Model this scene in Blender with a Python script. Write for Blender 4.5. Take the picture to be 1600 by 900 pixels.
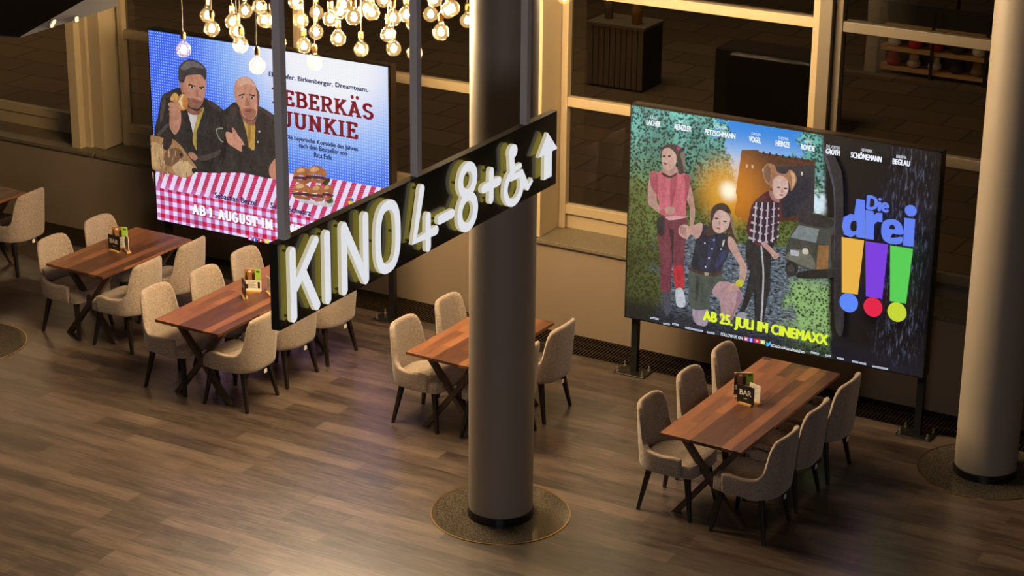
import bpy, bmesh, math, random
from mathutils import Vector, Matrix
random.seed(7)
PI = math.pi
scn = bpy.context.scene
COL = scn.collection
for o in list(bpy.data.objects):
    bpy.data.objects.remove(o)

# ------------------------------------------------------------------ camera, world, exposure
CAM_F = 3382.4 / 1600.0                     # focal length in frame widths
CAM_P, CAM_R, CAM_Y, CAM_H = math.radians(20.1826), math.radians(0.58384), math.radians(-29.4702), 7.68

def cam_basis():
    cy, sy, cp, sp = math.cos(CAM_Y), math.sin(CAM_Y), math.cos(CAM_P), math.sin(CAM_P)
    f = Vector((sy * cp, cy * cp, -sp))
    r = Vector((cy, -sy, 0))
    u = r.cross(f)
    return r * math.cos(CAM_R) + u * math.sin(CAM_R), u * math.cos(CAM_R) - r * math.sin(CAM_R), f

RT, UP, FW = cam_basis()
EYE = Vector((0, 0, CAM_H))
cam = bpy.data.cameras.new('camera')
cam.sensor_width = 36
cam.lens = 36 * CAM_F
cam.clip_end = 300
camo = bpy.data.objects.new('camera', cam)
COL.objects.link(camo)
m = Matrix((RT, UP, -FW)).transposed().to_4x4()
m.translation = EYE
camo.matrix_world = m
scn.camera = camo

scn.view_settings.view_transform = 'Standard'
scn.view_settings.look = 'None'
scn.view_settings.gamma = 1
scn.view_settings.use_curve_mapping = False
scn.view_settings.exposure = 0.0

FILAMENT = 1300.0                            # brightness of the glowing filaments
world = bpy.data.worlds.new('night')
scn.world = world
world.use_nodes = True
world.node_tree.nodes['Background'].inputs[0].default_value = (1.0, 0.86, 0.72, 1)
world.node_tree.nodes['Background'].inputs[1].default_value = 0.022

def lamp(name, kind, loc, target, energy, color, size=0.3, angle=60, blend=0.4):
    d = bpy.data.lights.new(name, kind)
    d.energy = energy
    d.color = color
    if kind == 'AREA':
        d.size = size
    else:
        d.shadow_soft_size = size
    if kind == 'SPOT':
        d.spot_size = math.radians(angle)
        d.spot_blend = blend
    o = bpy.data.objects.new(name, d)
    COL.objects.link(o)
    o.location = loc
    o.rotation_euler = (Vector(target) - Vector(loc)).to_track_quat('-Z', 'Y').to_euler()
    return o

WARM = (1.0, 0.76, 0.46)
lamp('hall_spot_and_fill', 'SPOT', (-15.5, 12.4, 8.4), (-12.6, 13.5, 0), 260, (1.0, 0.76, 0.5), 0.10, 36, 0.4)
lamp('hall_spot_and_fill', 'SPOT', (-11.0, 15.6, 4.8), (-8.9, 11.9, 0), 950, (1.0, 0.78, 0.52), 0.12, 42, 1.0)  # added fill that strengthens the warm floor glow, not a fitting of the hall
lamp('camera_side_fill', 'AREA', (-1.0, 0.5, 4.6), (-8.0, 14.5, 1.8), 150, (0.95, 0.93, 1.0), 1.6)  # added cool fill from the camera side for column, hangers and chair backs
lamp('street_light', 'AREA', (-13.0, 25.0, 7.0), (-13.0, 25.5, 0), 150, (1.0, 0.78, 0.5), 2.5)
lamp('street_light', 'AREA', (-22.0, 23.0, 6.0), (-22.0, 24.0, 0), 150, (1.0, 0.72, 0.42), 2.5)

# ------------------------------------------------------------------ helpers
def s2l(c):
    c = [x / 255.0 for x in c]
    return tuple(x / 12.92 if x <= .04045 else ((x + .055) / 1.055) ** 2.4 for x in c)

def mat(name, rgb, rough=0.5, metal=0.0, spec=0.5, noise=None, bump=None, emit=None, srgb=True):
    m = bpy.data.materials.new(name)
    m.use_nodes = True
    nt = m.node_tree
    b = nt.nodes['Principled BSDF']
    col = s2l(rgb) if srgb else rgb
    b.inputs['Base Color'].default_value = (*col, 1)
    b.inputs['Roughness'].default_value = rough
    b.inputs['Metallic'].default_value = metal
    b.inputs['Specular IOR Level'].default_value = spec
    if emit:
        b.inputs['Emission Color'].default_value = (*s2l(emit[0]), 1)
        b.inputs['Emission Strength'].default_value = emit[1]
    if noise or bump:
        tc = nt.nodes.new('ShaderNodeTexCoord')
        n = nt.nodes.new('ShaderNodeTexNoise')
        sc, amt = noise or (bump[0], 0)
        n.inputs['Scale'].default_value = sc
        n.inputs['Detail'].default_value = 4
        nt.links.new(tc.outputs['Object'], n.inputs['Vector'])
        if noise:
            mx = nt.nodes.new('ShaderNodeMix')
            mx.data_type = 'RGBA'
            mx.inputs[6].default_value = (*[x * (1 - amt) for x in col], 1)
            mx.inputs[7].default_value = (*[min(1, x * (1 + amt)) for x in col], 1)
            nt.links.new(n.outputs['Fac'], mx.inputs[0])
            nt.links.new(mx.outputs[2], b.inputs['Base Color'])
        if bump:
            n2 = nt.nodes.new('ShaderNodeTexNoise')
            n2.inputs['Scale'].default_value = bump[0]
            nt.links.new(tc.outputs['Object'], n2.inputs['Vector'])
            bp = nt.nodes.new('ShaderNodeBump')
            bp.inputs['Strength'].default_value = bump[1]
            bp.inputs['Distance'].default_value = 0.002
            nt.links.new(n2.outputs['Fac'], bp.inputs['Height'])
            nt.links.new(bp.outputs['Normal'], b.inputs['Normal'])
    return m

class NT:
    """tiny node-tree writer"""
    def __init__(s, name):
        s.m = bpy.data.materials.new(name)
        s.m.use_nodes = True
        s.t = s.m.node_tree
        s.b = s.t.nodes['Principled BSDF']
    def n(s, kind, **kw):
        x = s.t.nodes.new('ShaderNode' + kind)
        for k, v in kw.items():
            setattr(x, k, v)
        return x
    def put(s, sock, v):
        if isinstance(v, (int, float)):
            sock.default_value = v
        elif isinstance(v, tuple):
            sock.default_value = (*v, 1) if len(v) == 3 and len(sock.default_value) == 4 else v
        else:
            s.t.links.new(v, sock)
    def math(s, op, a, b=0.0, c=None):
        x = s.n('Math', operation=op)
        s.put(x.inputs[0], a)
        s.put(x.inputs[1], b)
        if c is not None:
            s.put(x.inputs[2], c)
        return x.outputs[0]
    def mix(s, f, a, b, blend='MIX'):
        x = s.n('Mix', data_type='RGBA', blend_type=blend)
        s.put(x.inputs[0], f)
        s.put(x.inputs[6], a)
        s.put(x.inputs[7], b)
        return x.outputs[2]
    def ss(s, v, a, b):
        x = s.n('MapRange', interpolation_type='SMOOTHSTEP')
        s.put(x.inputs[0], v)
        s.put(x.inputs[1], a)
        s.put(x.inputs[2], b)
        return x.outputs[0]
    def coord(s, scale=None, rot=None):
        tc = s.n('TexCoord')
        if scale is None and rot is None:
            return tc.outputs['Object']
        mp = s.n('Mapping')
        s.put(mp.inputs['Vector'], tc.outputs['Object'])
        if scale:
            mp.inputs['Scale'].default_value = scale
        if rot:
            mp.inputs['Rotation'].default_value = rot
        return mp.outputs[0]
    def noise(s, vec, scale, detail=3, rough=0.5, col=False):
        x = s.n('TexNoise')
        s.put(x.inputs['Vector'], vec)
        x.inputs['Scale'].default_value = scale
        x.inputs['Detail'].default_value = detail
        x.inputs['Roughness'].default_value = rough
        return x.outputs['Color' if col else 'Fac']
    def xyz(s, vec):
        x = s.n('SeparateXYZ')
        s.put(x.inputs[0], vec)
        return x.outputs
    def base(s, c):
        s.put(s.b.inputs['Base Color'], c)
    def screen(s, c, strength=1.0):
        """a print lit from behind"""
        s.b.inputs['Base Color'].default_value = (0.01, 0.01, 0.01, 1)
        s.b.inputs['Roughness'].default_value = 0.45
        s.b.inputs['Specular IOR Level'].default_value = 0.2
        s.put(s.b.inputs['Emission Color'], c)
        s.b.inputs['Emission Strength'].default_value = strength
        return s.m

def link(name, bm, mt, parent=None, loc=None, rotz=0.0, smooth=False, bevel=0.0, seg=2, subsurf=0, solid=0.0):
    me = bpy.data.meshes.new(name)
    bmesh.ops.recalc_face_normals(bm, faces=bm.faces)
    bm.to_mesh(me)
    bm.free()
    o = bpy.data.objects.new(name, me)
    COL.objects.link(o)
    for q in (mt if isinstance(mt, (list, tuple)) else [mt]):
        me.materials.append(q)
    if solid or bevel or subsurf:
        if solid:
            md = o.modifiers.new('solid', 'SOLIDIFY')
            md.thickness = solid
            md.offset = 0
        if bevel:
            md = o.modifiers.new('bevel', 'BEVEL')
            md.width = bevel
            md.segments = seg
            md.limit_method = 'ANGLE'
        if subsurf:
            md = o.modifiers.new('sub', 'SUBSURF')
            md.levels = md.render_levels = subsurf
        dg = bpy.context.evaluated_depsgraph_get()
        me2 = bpy.data.meshes.new_from_object(o.evaluated_get(dg))
        o.modifiers.clear()
        o.data = me2
        bpy.data.meshes.remove(me)
        me2.name = name
        me = me2
    if smooth:
        for p in me.polygons:
            p.use_smooth = True
    if parent is not None:
        o.parent = parent
    if loc is not None:
        o.location = loc
    o.rotation_euler[2] = rotz
    return o

def tag(o, label, cat, group=None, kind=None):
    o['label'] = label
    o['category'] = cat
    if group:
        o['group'] = group
    if kind:
        o['kind'] = kind
    return o

def thing(name, label, cat, loc=(0, 0, 0), rotz=0.0, group=None):
    o = bpy.data.objects.new(name, None)
    COL.objects.link(o)
    o.empty_display_size = 0.1
    o.location = loc
    o.rotation_euler[2] = rotz
    return tag(o, label, cat, group)

def struct(name, bm, mt, **k):
    o = link(name, bm, mt, **k)
    o['kind'] = 'structure'
    return o

def dup(root, loc, rotz, label, group=None):
    r = root.copy()
    COL.objects.link(r)
    r.location = loc
    r.rotation_euler[2] = rotz
    r['label'] = label
    if group:
        r['group'] = group
    for ch in list(root.children):
        c = ch.copy()
        COL.objects.link(c)
        c.parent = r
        for g in ch.children:
            d = g.copy()
            COL.objects.link(d)
            d.parent = c
    return r

def box(bm, x0, y0, z0, x1, y1, z1, mi=0):
    v = [bm.verts.new(p) for p in ((x0, y0, z0), (x1, y0, z0), (x1, y1, z0), (x0, y1, z0),
                                   (x0, y0, z1), (x1, y0, z1), (x1, y1, z1), (x0, y1, z1))]
    for f in ((3, 2, 1, 0), (4, 5, 6, 7), (0, 1, 5, 4), (1, 2, 6, 5), (2, 3, 7, 6), (3, 0, 4, 7)):
        fc = bm.faces.new([v[i] for i in f])
        fc.material_index = mi

def bxm(*a):
    bm = bmesh.new()
    box(bm, *a)
    return bm

def beam(bm, p, q, w, h, w2=None, h2=None, side=Vector((0, 1, 0))):
    """square bar from p to q, w along `side`, h across"""
    p, q = Vector(p), Vector(q)
    d = (q - p).normalized()
    s = (side - d * side.dot(d)).normalized()
    t = d.cross(s)
    w2 = w2 or w
    h2 = h2 or h
    a = [bm.verts.new(p + s * i * w / 2 + t * j * h / 2) for i, j in ((-1, -1), (1, -1), (1, 1), (-1, 1))]
    b = [bm.verts.new(q + s * i * w2 / 2 + t * j * h2 / 2) for i, j in ((-1, -1), (1, -1), (1, 1), (-1, 1))]
    bm.faces.new(a[::-1])
    bm.faces.new(b)
    for i in range(4):
        bm.faces.new((a[i], a[(i + 1) % 4], b[(i + 1) % 4], b[i]))

def lathe(bm, prof, seg=24, mi=0, c=(0, 0, 0)):
    rings = []
    for r, z in prof:
        if r < 1e-6:
            rings.append([bm.verts.new((c[0], c[1], c[2] + z))])
        else:
            rings.append([bm.verts.new((c[0] + r * math.cos(2 * PI * i / seg), c[1] + r * math.sin(2 * PI * i / seg), c[2] + z)) for i in range(seg)])
    for a, b in zip(rings, rings[1:]):
        for i in range(seg):
            j = (i + 1) % seg
            if len(a) == 1 and len(b) == 1:
                continue
            if len(a) == 1:
                f = bm.faces.new((a[0], b[j], b[i]))
            elif len(b) == 1:
                f = bm.faces.new((a[i], a[j], b[0]))
            else:
                f = bm.faces.new((a[i], a[j], b[j], b[i]))
            f.material_index = mi

def prism(bm, pts, d, axis=1, at=0.0):
    """polygon (a, b) extruded d along an axis: axis 1 -> a = x, b = z"""
    def mk(a, b, k):
        return {0: (k, a, b), 1: (a, k, b), 2: (a, b, k)}[axis]
    A = [bm.verts.new(mk(a, b, at)) for a, b in pts]
    B = [bm.verts.new(mk(a, b, at + d)) for a, b in pts]
    bm.faces.new(A)
    bm.faces.new(B[::-1])
    n = len(pts)
    for i in range(n):
        bm.faces.new((A[i], B[i], B[(i + 1) % n], A[(i + 1) % n]))

# ------------------------------------------------------------------ materials of the place
def floor_mat():
    s = NT('oak_plank_floor')
    v = s.coord()
    br = s.n('TexBrick', offset=0.37, offset_frequency=2)
    s.put(br.inputs['Vector'], v)
    br.inputs['Scale'].default_value = 1
    br.inputs['Brick Width'].default_value = 1.25
    br.inputs['Row Height'].default_value = 0.18
    br.inputs['Mortar Size'].default_value = 0.0025
    br.inputs['Mortar Smooth'].default_value = 0.2
    br.inputs['Color1'].default_value = (0, 0, 0, 1)
    br.inputs['Color2'].default_value = (1, 1, 1, 1)
    br.inputs['Mortar'].default_value = (0.5, 0.5, 0.5, 1)
    grain = s.noise(s.coord(scale=(1.3, 22, 1)), 3.0, 6, 0.65)
    grain2 = s.noise(s.coord(scale=(0.6, 5, 1)), 2.0, 3)
    tone = s.math('ADD', s.math('MULTIPLY', br.outputs['Color'], 0.18), s.math('ADD', s.math('MULTIPLY', grain, 0.72), s.math('MULTIPLY', grain2, 0.35)))
    c = s.mix(s.ss(tone, 0.40, 0.92), s2l((40, 32, 29)), s2l((112, 95, 84)))
    c = s.mix(s.math('MULTIPLY', br.outputs['Fac'], 0.7), c, s2l((50, 40, 32)))
    s.base(c)
    s.put(s.b.inputs['Roughness'], s.math('ADD', s.math('MULTIPLY', grain, 0.16), 0.25))
    s.b.inputs['Specular IOR Level'].default_value = 1.0
    bp = s.n('Bump')
    bp.inputs['Strength'].default_value = 0.12
    bp.inputs['Distance'].default_value = 0.002
    s.put(bp.inputs['Height'], grain)
    s.put(s.b.inputs['Normal'], bp.outputs[0])
    return s.m

def table_mat():
    s = NT('walnut_stave_top')
    br = s.n('TexBrick', offset=0.43, offset_frequency=2)
    mp = s.n('Mapping')
    tc = s.n('TexCoord')
    s.put(mp.inputs['Vector'], tc.outputs['Object'])
    mp.inputs['Rotation'].default_value = (0, 0, PI / 2)
    s.put(br.inputs['Vector'], mp.outputs[0])
    br.inputs['Scale'].default_value = 1
    br.inputs['Brick Width'].default_value = 0.62
    br.inputs['Row Height'].default_value = 0.088
    br.inputs['Mortar Size'].default_value = 0.0012
    br.inputs['Color1'].default_value = (0, 0, 0, 1)
    br.inputs['Color2'].default_value = (1, 1, 1, 1)
    br.inputs['Mortar'].default_value = (0.2, 0.2, 0.2, 1)
    gr = s.noise(s.coord(scale=(26, 1.6, 4)), 3.0, 6, 0.6)
    g2 = s.noise(s.coord(scale=(8, 1.0, 2)), 2.0, 3)
    tone = s.math('ADD', s.math('MULTIPLY', br.outputs['Color'], 0.5), s.math('ADD', s.math('MULTIPLY', gr, 0.5), s.math('MULTIPLY', g2, 0.25)))
    c = s.mix(s.ss(tone, 0.28, 1.1), s2l((64, 37, 27)), s2l((150, 98, 66)))
    s.base(c)
    s.b.inputs['Roughness'].default_value = 0.36
    s.b.inputs['Specular IOR Level'].default_value = 0.45
    return s.m

def fabric_mat():
    s = NT('taupe_wool_fabric')
    n = s.noise(s.coord(), 90, 4, 0.7)
    n2 = s.noise(s.coord(), 400, 2, 0.6)
    c = s.mix(s.ss(n, 0.3, 0.72), s2l((124, 108, 96)), s2l((176, 158, 142)))
    s.base(c)
    s.b.inputs['Roughness'].default_value = 0.95
    s.b.inputs['Specular IOR Level'].default_value = 0.15
    s.b.inputs['Sheen Weight'].default_value = 0.35
    s.b.inputs['Sheen Roughness'].default_value = 0.5
    bp = s.n('Bump')
    bp.inputs['Strength'].default_value = 0.35
    bp.inputs['Distance'].default_value = 0.002
    s.put(bp.inputs['Height'], n2)
    s.put(s.b.inputs['Normal'], bp.outputs[0])
    return s.m

def granite_mat(name, dark, light, rough=0.2):
    s = NT(name)
    v = s.n('TexVoronoi', feature='F1')
    s.put(v.inputs['Vector'], s.coord())
    v.inputs['Scale'].default_value = 130
    n = s.noise(s.coord(), 60, 4, 0.7)
    f = s.math('ADD', s.math('MULTIPLY', v.outputs['Distance'], 0.6), s.math('MULTIPLY', n, 0.6))
    s.base(s.mix(s.ss(f, 0.35, 0.8), s2l(dark), s2l(light)))
    s.b.inputs['Roughness'].default_value = rough
    return s.m

M = dict(
    floor=floor_mat(), table=table_mat(), fabric=fabric_mat(),
    legwood=mat('black_stained_wood', (28, 23, 20), 0.4),
    xwood=mat('dark_walnut_frame', (70, 54, 42), 0.45, noise=(14, 0.3)),
    wall=mat('taupe_wall_paint', (128, 110, 90), 0.75, noise=(3, 0.06), bump=(60, 0.1)),
    column=mat('grey_column_paint', (150, 138, 126), 0.55, noise=(4, 0.05), bump=(160, 0.15)),
    ring=mat('black_rubber_skirting', (22, 20, 18), 0.35),
    disc=granite_mat('polished_granite', (30, 28, 26), (92, 84, 72), 0.09),
    brass=mat('brass_edge_strip', (190, 150, 92), 0.3, 1.0),
    sill=granite_mat('granite_sill', (60, 54, 46), (126, 112, 90), 0.3),
    frame=mat('champagne_window_frame', (160, 140, 108), 0.45, noise=(6, 0.05)),
    darkframe=mat('bronze_window_frame', (96, 84, 68), 0.45),
    pilaster=mat('cream_pilaster', (176, 156, 122), 0.6, noise=(5, 0.06)),
    black=mat('black_powder_coat', (18, 17, 17), 0.4),
    housing=mat('dark_bronze_housing', (64, 52, 42), 0.35, 0.6),
    bolt=mat('zinc_bolt', (215, 205, 190), 0.28, 1.0),
    grate=mat('bronze_grate', (66, 54, 40), 0.4, 0.7),
    trench=mat('black_trench', (12, 11, 10), 0.8),
    ceiling=mat('dark_ceiling', (52, 48, 46), 0.8),
    soffit=mat('lilac_grey_soffit', (150, 144, 158), 0.7),
    hanger=mat('grey_hanger_tube', (226, 216, 212), 0.5),
    board=mat('glossy_black_acrylic', (52, 48, 40), 0.16, 0.0, 0.6),
    boardedge=mat('dark_board_edge', (60, 50, 40), 0.35, 0.5),
    cord=mat('black_cord', (48, 36, 24), 0.6),
    socket=mat('brass_socket', (206, 150, 70), 0.25, 1.0),
    tagm=mat('white_care_tag', (232, 228, 220), 0.7),
    cardblack=mat('black_chalkboard', (20, 19, 18), 0.5),
    chalk=mat('white_print', (240, 238, 232), 0.7),
    oak=mat('light_oak_foot', (206, 160, 104), 0.5, noise=(30, 0.12)),
    paper=mat('white_paper', (226, 220, 208), 0.7),
    pbrown=mat('amber_print', (150, 104, 52), 0.6),
    pgreen=mat('lime_print', (150, 196, 58), 0.6),
    pdark=mat('dark_bottle_print', (50, 30, 20), 0.5),
    pdgreen=mat('dark_green_print', (60, 104, 34), 0.6),
    pcap=mat('orange_cap_print', (200, 100, 40), 0.6),
    pave=mat('street_paving', (118, 98, 76), 0.8, noise=(2, 0.2)),
    slat=mat('weathered_slats', (120, 104, 86), 0.7),
    planter=mat('black_planter', (34, 30, 28), 0.6),
)

def glass_mat():
    s = NT('window_glass')
    t = s.n('BsdfTransparent')
    t.inputs[0].default_value = (0.72, 0.70, 0.66, 1)
    g = s.n('BsdfGlossy')
    g.inputs['Roughness'].default_value = 0.02
    lw = s.n('LayerWeight')
    lw.inputs[0].default_value = 0.5
    mx = s.n('MixShader')
    s.put(mx.inputs[0], s.math('ADD', s.math('MULTIPLY', s.math('POWER', lw.outputs['Facing'], 5.0), 0.9), 0.03))
    s.put(mx.inputs[1], t.outputs[0])
    s.put(mx.inputs[2], g.outputs[0])
    s.put(s.t.nodes['Material Output'].inputs[0], mx.outputs[0])
    return s.m
M['glass'] = glass_mat()

def globe_mat():
    s = NT('clear_globe_glass')
    t = s.n('BsdfTransparent')
    t.inputs[0].default_value = (1.0, 0.96, 0.88, 1)
    g = s.n('BsdfGlossy')
    g.inputs['Roughness'].default_value = 0.04
    g.inputs['Color'].default_value = (1.0, 0.9, 0.72, 1)
    tl = s.n('BsdfTranslucent')
    tl.inputs[0].default_value = (1.0, 0.80, 0.45, 1)
    lw = s.n('LayerWeight')
    lw.inputs[0].default_value = 0.35
    fac = s.math('MULTIPLY', s.math('POWER', lw.outputs['Facing'], 2.5), 0.5)
    m1 = s.n('MixShader')
    m1.inputs[0].default_value = 0.003
    s.put(m1.inputs[1], t.outputs[0])
    s.put(m1.inputs[2], tl.outputs[0])
    m2 = s.n('MixShader')
    s.put(m2.inputs[0], fac)
    s.put(m2.inputs[1], m1.outputs[0])
    s.put(m2.inputs[2], g.outputs[0])
    s.put(s.t.nodes['Material Output'].inputs[0], m2.outputs[0])
    return s.m
M['globe'] = globe_mat()

def emit_mat(name, rgb, strength):
    s = NT(name)
    e = s.n('Emission')
    e.inputs[0].default_value = (*rgb, 1)
    e.inputs[1].default_value = strength
    s.put(s.t.nodes['Material Output'].inputs[0], e.outputs[0])
    return s.m
M['filament'] = emit_mat('glowing_filament', WARM, FILAMENT)
M['letter'] = emit_mat('white_neon_face', s2l((222, 224, 230)), 1.0)
M['letterback'] = emit_mat('yellow_neon_back', s2l((226, 208, 84)), 1.8)
M['letterside'] = emit_mat('cream_neon_side', s2l((214, 204, 172)), 0.8)

# ------------------------------------------------------------------ the setting
WY = 17.36            # room face of the outer wall
FY = 17.80            # plane of the window frames
CEIL = 9.0
bm = bmesh.new()
box(bm, -20.0, -2.0, -0.1, 2.0, 16.90, 0.0)
struct('floor', bm, M['floor'])
struct('ceiling', bxm(-20, 8, CEIL, 0, 18.4, CEIL + 0.1), M['ceiling'])
bm = bmesh.new()
box(bm, -20, WY, -0.1, 0, 18.05, 0.88)
struct('wall_back', bm, M['wall'])
# granite sills between the pilasters
for k, (a, b) in enumerate(((-20, -15.02), (-14.98, -9.56), (-9.54, -6.50), (-6.48, 0.0))):
    struct('trim_%d' % (k + 1), bxm(a, WY - 0.04, 0.88, b, 18.0, 0.92), M['sill'], bevel=0.006)

# convector trench with a roll-up grate along the wall
struct('trim_5', bxm(-20, 16.90, -0.1, 0, WY, -0.045), M['trench'])
bm = bmesh.new()
x = -17.6
while x < -0.3:
    box(bm, x, 16.915, -0.02, x + 0.013, WY - 0.01, 0.004)
    x += 0.034
for y in (16.903, 17.05, 17.20, WY - 0.014):
    box(bm, -17.6, y, -0.025, -0.3, y + 0.01, 0.002)
bmesh.ops.translate(bm, vec=(0, 0, 0), verts=bm.verts)
g = thing('floor_grate', 'long dark bronze slatted grate in the floor along the window wall', 'floor grate', (-10.4, 17.13, 0))
o = link('slats', bm, M['grate'], g)
o.matrix_parent_inverse = Matrix.Translation((10.4, -17.13, 0))

# windows
def window(k, x0, x1, mull, rails, lowmat):
    w = bpy.data.objects.new('window_%d' % k, None)
    COL.objects.link(w)
    w['kind'] = 'structure'
    w.location = (x0, FY, 0.92)
    inv = Matrix.Translation((-x0, -FY, -0.92))
    bm = bmesh.new()
    for xx in mull:
        box(bm, xx - 0.035, FY - 0.05, 0.92, xx + 0.035, FY + 0.06, 5.4)
    for z in rails:
        box(bm, x0, FY - 0.04, z - 0.05, x1, FY + 0.05, z + 0.045)
    o = link('window_frame', bm, lowmat, w, bevel=0.006)
    o.matrix_parent_inverse = inv
    o = link('lower_panel', bxm(x0, FY, 0.92, x1, FY + 0.06, 1.10), lowmat, w)
    o.matrix_parent_inverse = inv
    edges = [x0] + [q for q in mull if x0 + 0.1 < q < x1 - 0.1] + [x1]
    rz = [1.12] + [q for q in rails if q > 1.2] + [5.4]
    for a, b in zip(edges, edges[1:]):
        for c, d in zip(rz, rz[1:]):
            o = link('pane', bxm(a + 0.02, FY + 0.02, c + 0.03, b - 0.02, FY + 0.026, d - 0.03), M['glass'], w)
            o.matrix_parent_inverse = inv
    return w

window(1, -20.0, -15.40, (-19.96, -17.7, -15.42), (1.12, 3.2), M['frame'])
window(2, -14.95, -9.75, (-14.91, -12.60, -9.80), (1.12, 2.17, 3.22, 4.27), M['frame'])
window(3, -9.52, -6.84, (-9.48, -6.95), (1.12, 2.20, 3.28, 4.33), M['frame'])
window(4, -6.72, -1.0, (-6.74, -4.2), (1.12, 2.20, 3.28, 4.33), M['darkframe'])
# pilasters between the windows
bm = bmesh.new()
box(bm, -15.36, WY + 0.03, 0.92, -15.24, FY + 0.2, 5.4)
box(bm, -15.24, WY + 0.12, 0.92, -15.16, FY + 0.2, 5.4)
box(bm, -15.16, WY + 0.16, 0.92, -15.00, FY + 0.2, 5.4)
struct('trim_6', bm, M['pilaster'], bevel=0.006)
bm = bmesh.new()
box(bm, -9.70, WY + 0.02, 0.92, -9.52, FY + 0.2, 5.4)
struct('trim_7', bm, M['pilaster'], bevel=0.006)
bm = bmesh.new()
box(bm, -6.90, FY - 0.12, 0.92, -6.78, FY + 0.2, 5.4)
struct('trim_8', bm, M['darkframe'], bevel=0.006)
bm = bmesh.new()
box(bm, -9.75, WY - 0.035, 0, -9.55, WY, 0.88)
struct('trim_9', bm, M['wall'], bevel=0.006)
struct('wall_upper', bxm(-20, WY + 0.1, 5.4, 0, 18.05, CEIL), M['wall'])

# street outside
def pave_mat():
    s = NT('street_paving')
    br = s.n('TexBrick', offset=0.5)
    s.put(br.inputs['Vector'], s.coord())
    br.inputs['Scale'].default_value = 1
    br.inputs['Brick Width'].default_value = 0.9
    br.inputs['Row Height'].default_value = 0.6
    br.inputs['Mortar Size'].default_value = 0.012
    br.inputs['Color1'].default_value = (*s2l((120, 98, 72)), 1)
    br.inputs['Color2'].default_value = (*s2l((104, 86, 64)), 1)
    br.inputs['Mortar'].default_value = (*s2l((70, 58, 44)), 1)
    s.base(br.outputs['Color'])
    s.b.inputs['Roughness'].default_value = 0.8
    return s.m
struct('floor_outside', bxm(-60, 18.05, -0.1, 25, 75, 0.0), pave_mat())

# ------------------------------------------------------------------ columns
def column(x, y, label, dlabel):
    c = thing('column', label, 'column', (x, y, 0.004))
    bm = bmesh.new()
    lathe(bm, [(0.258, 0.06), (0.258, CEIL - 0.01)], 64)
    link('shaft', bm, M['column'], c, smooth=True)
    bm = bmesh.new()
    lathe(bm, [(0.25, 0.0), (0.266, 0.0), (0.266, 0.062), (0.262, 0.068), (0.25, 0.068)], 64)
    link('base_ring', bm, M['ring'], c)
    d = thing('floor_disc', dlabel, 'floor disc', (x, y, 0))
    bm = bmesh.new()
    lathe(bm, [(0, 0.004), (0.553, 0.004), (0.553, 0.0)], 96)
    link('granite_plate', bm, M['disc'], d)
    bm = bmesh.new()
    lathe(bm, [(0.553, 0.0), (0.553, 0.006), (0.563, 0.006), (0.563, 0.0)], 96)
    link('edge_strip', bm, M['brass'], d)
column(-7.77, 13.60, 'round grey column in the middle of the hall behind the hanging sign', 'polished granite floor disc around the foot of the middle column')
column(-4.67, 16.37, 'round beige lit column at the right edge beside the crime film light box', 'granite floor disc around the foot of the right column')
column(-13.98, 14.17, 'round grey column just beyond the left edge of the picture', 'granite floor disc cut off by the left edge of the picture')

# ------------------------------------------------------------------ tables
def sstep(t, a, b):
    t = max(0.0, min(1.0, (t - a) / (b - a)))
    return t * t * (3 - 2 * t)

def make_table(L, loc, rotz, label):
    W = 0.71
    t = thing('dining_table', label, 'table', (*loc, 0), rotz, 'dining tables')
    link('tabletop', bxm(-W / 2, -L / 2, 0.722, W / 2, L / 2, 0.75), M['table'], t, bevel=0.003)
    ey = L / 2 - 0.20
    for s in (-1, 1):
        for q in (-1, 1):
            bm = bmesh.new()
            beam(bm, (q * 0.285, s * ey + q * 0.0, 0.0), (-q * 0.265, s * ey, 0.69), 0.052, 0.078)
            for v in bm.verts:
                if v.co.z < 0.1:
                    v.co.z = 0.0
                else:
                    v.co.z = 0.69
                v.co.y += q * 0.003
            link('leg', bm, M['xwood'], t, bevel=0.003)
        link('top_rail', bxm(-0.31, s * ey - 0.035, 0.69, 0.31, s * ey + 0.035, 0.722), M['xwood'], t, bevel=0.003)
    link('stretcher', bxm(-0.03, -ey + 0.03, 0.32, 0.03, ey - 0.03, 0.37), M['xwood'], t, bevel=0.003)
    return t

R = math.radians
TABLES = {
    'far': make_table(1.3, (-15.46, 15.68), R(-1.5), 'walnut table cut off by the left edge of the picture'),
    'corner': make_table(1.30, (-13.035, 15.348), R(-1.6), 'short walnut table in front of the left end of the Bavarian comedy light box'),
    'long': make_table(1.90, (-11.225, 15.015), R(-0.9), 'long walnut table whose far end is hidden by the hanging sign'),
    'column': make_table(1.30, (-8.895, 15.205), R(-2.0), 'short honey-lit table partly hidden behind the middle column'),
    'front': make_table(1.90, (-6.265, 15.095), R(-1.9), 'long walnut table below the light box with the three exclamation marks'),
}

# ------------------------------------------------------------------ chairs
BACK = ((0.0, 0.530), (0.20, 0.545), (0.30, 0.585), (0.34, 0.63), (0.38, 0.745), (0.42, 0.812), (0.50, 0.862), (0.62, 0.882), (0.80, 0.891), (1.0, 0.894))
def curve(q):
    for (a, za), (b, zb) in zip(BACK, BACK[1:]):
        if q <= b:
            return za + (zb - za) * (q - a) / (b - a)
    return BACK[-1][1]

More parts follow.
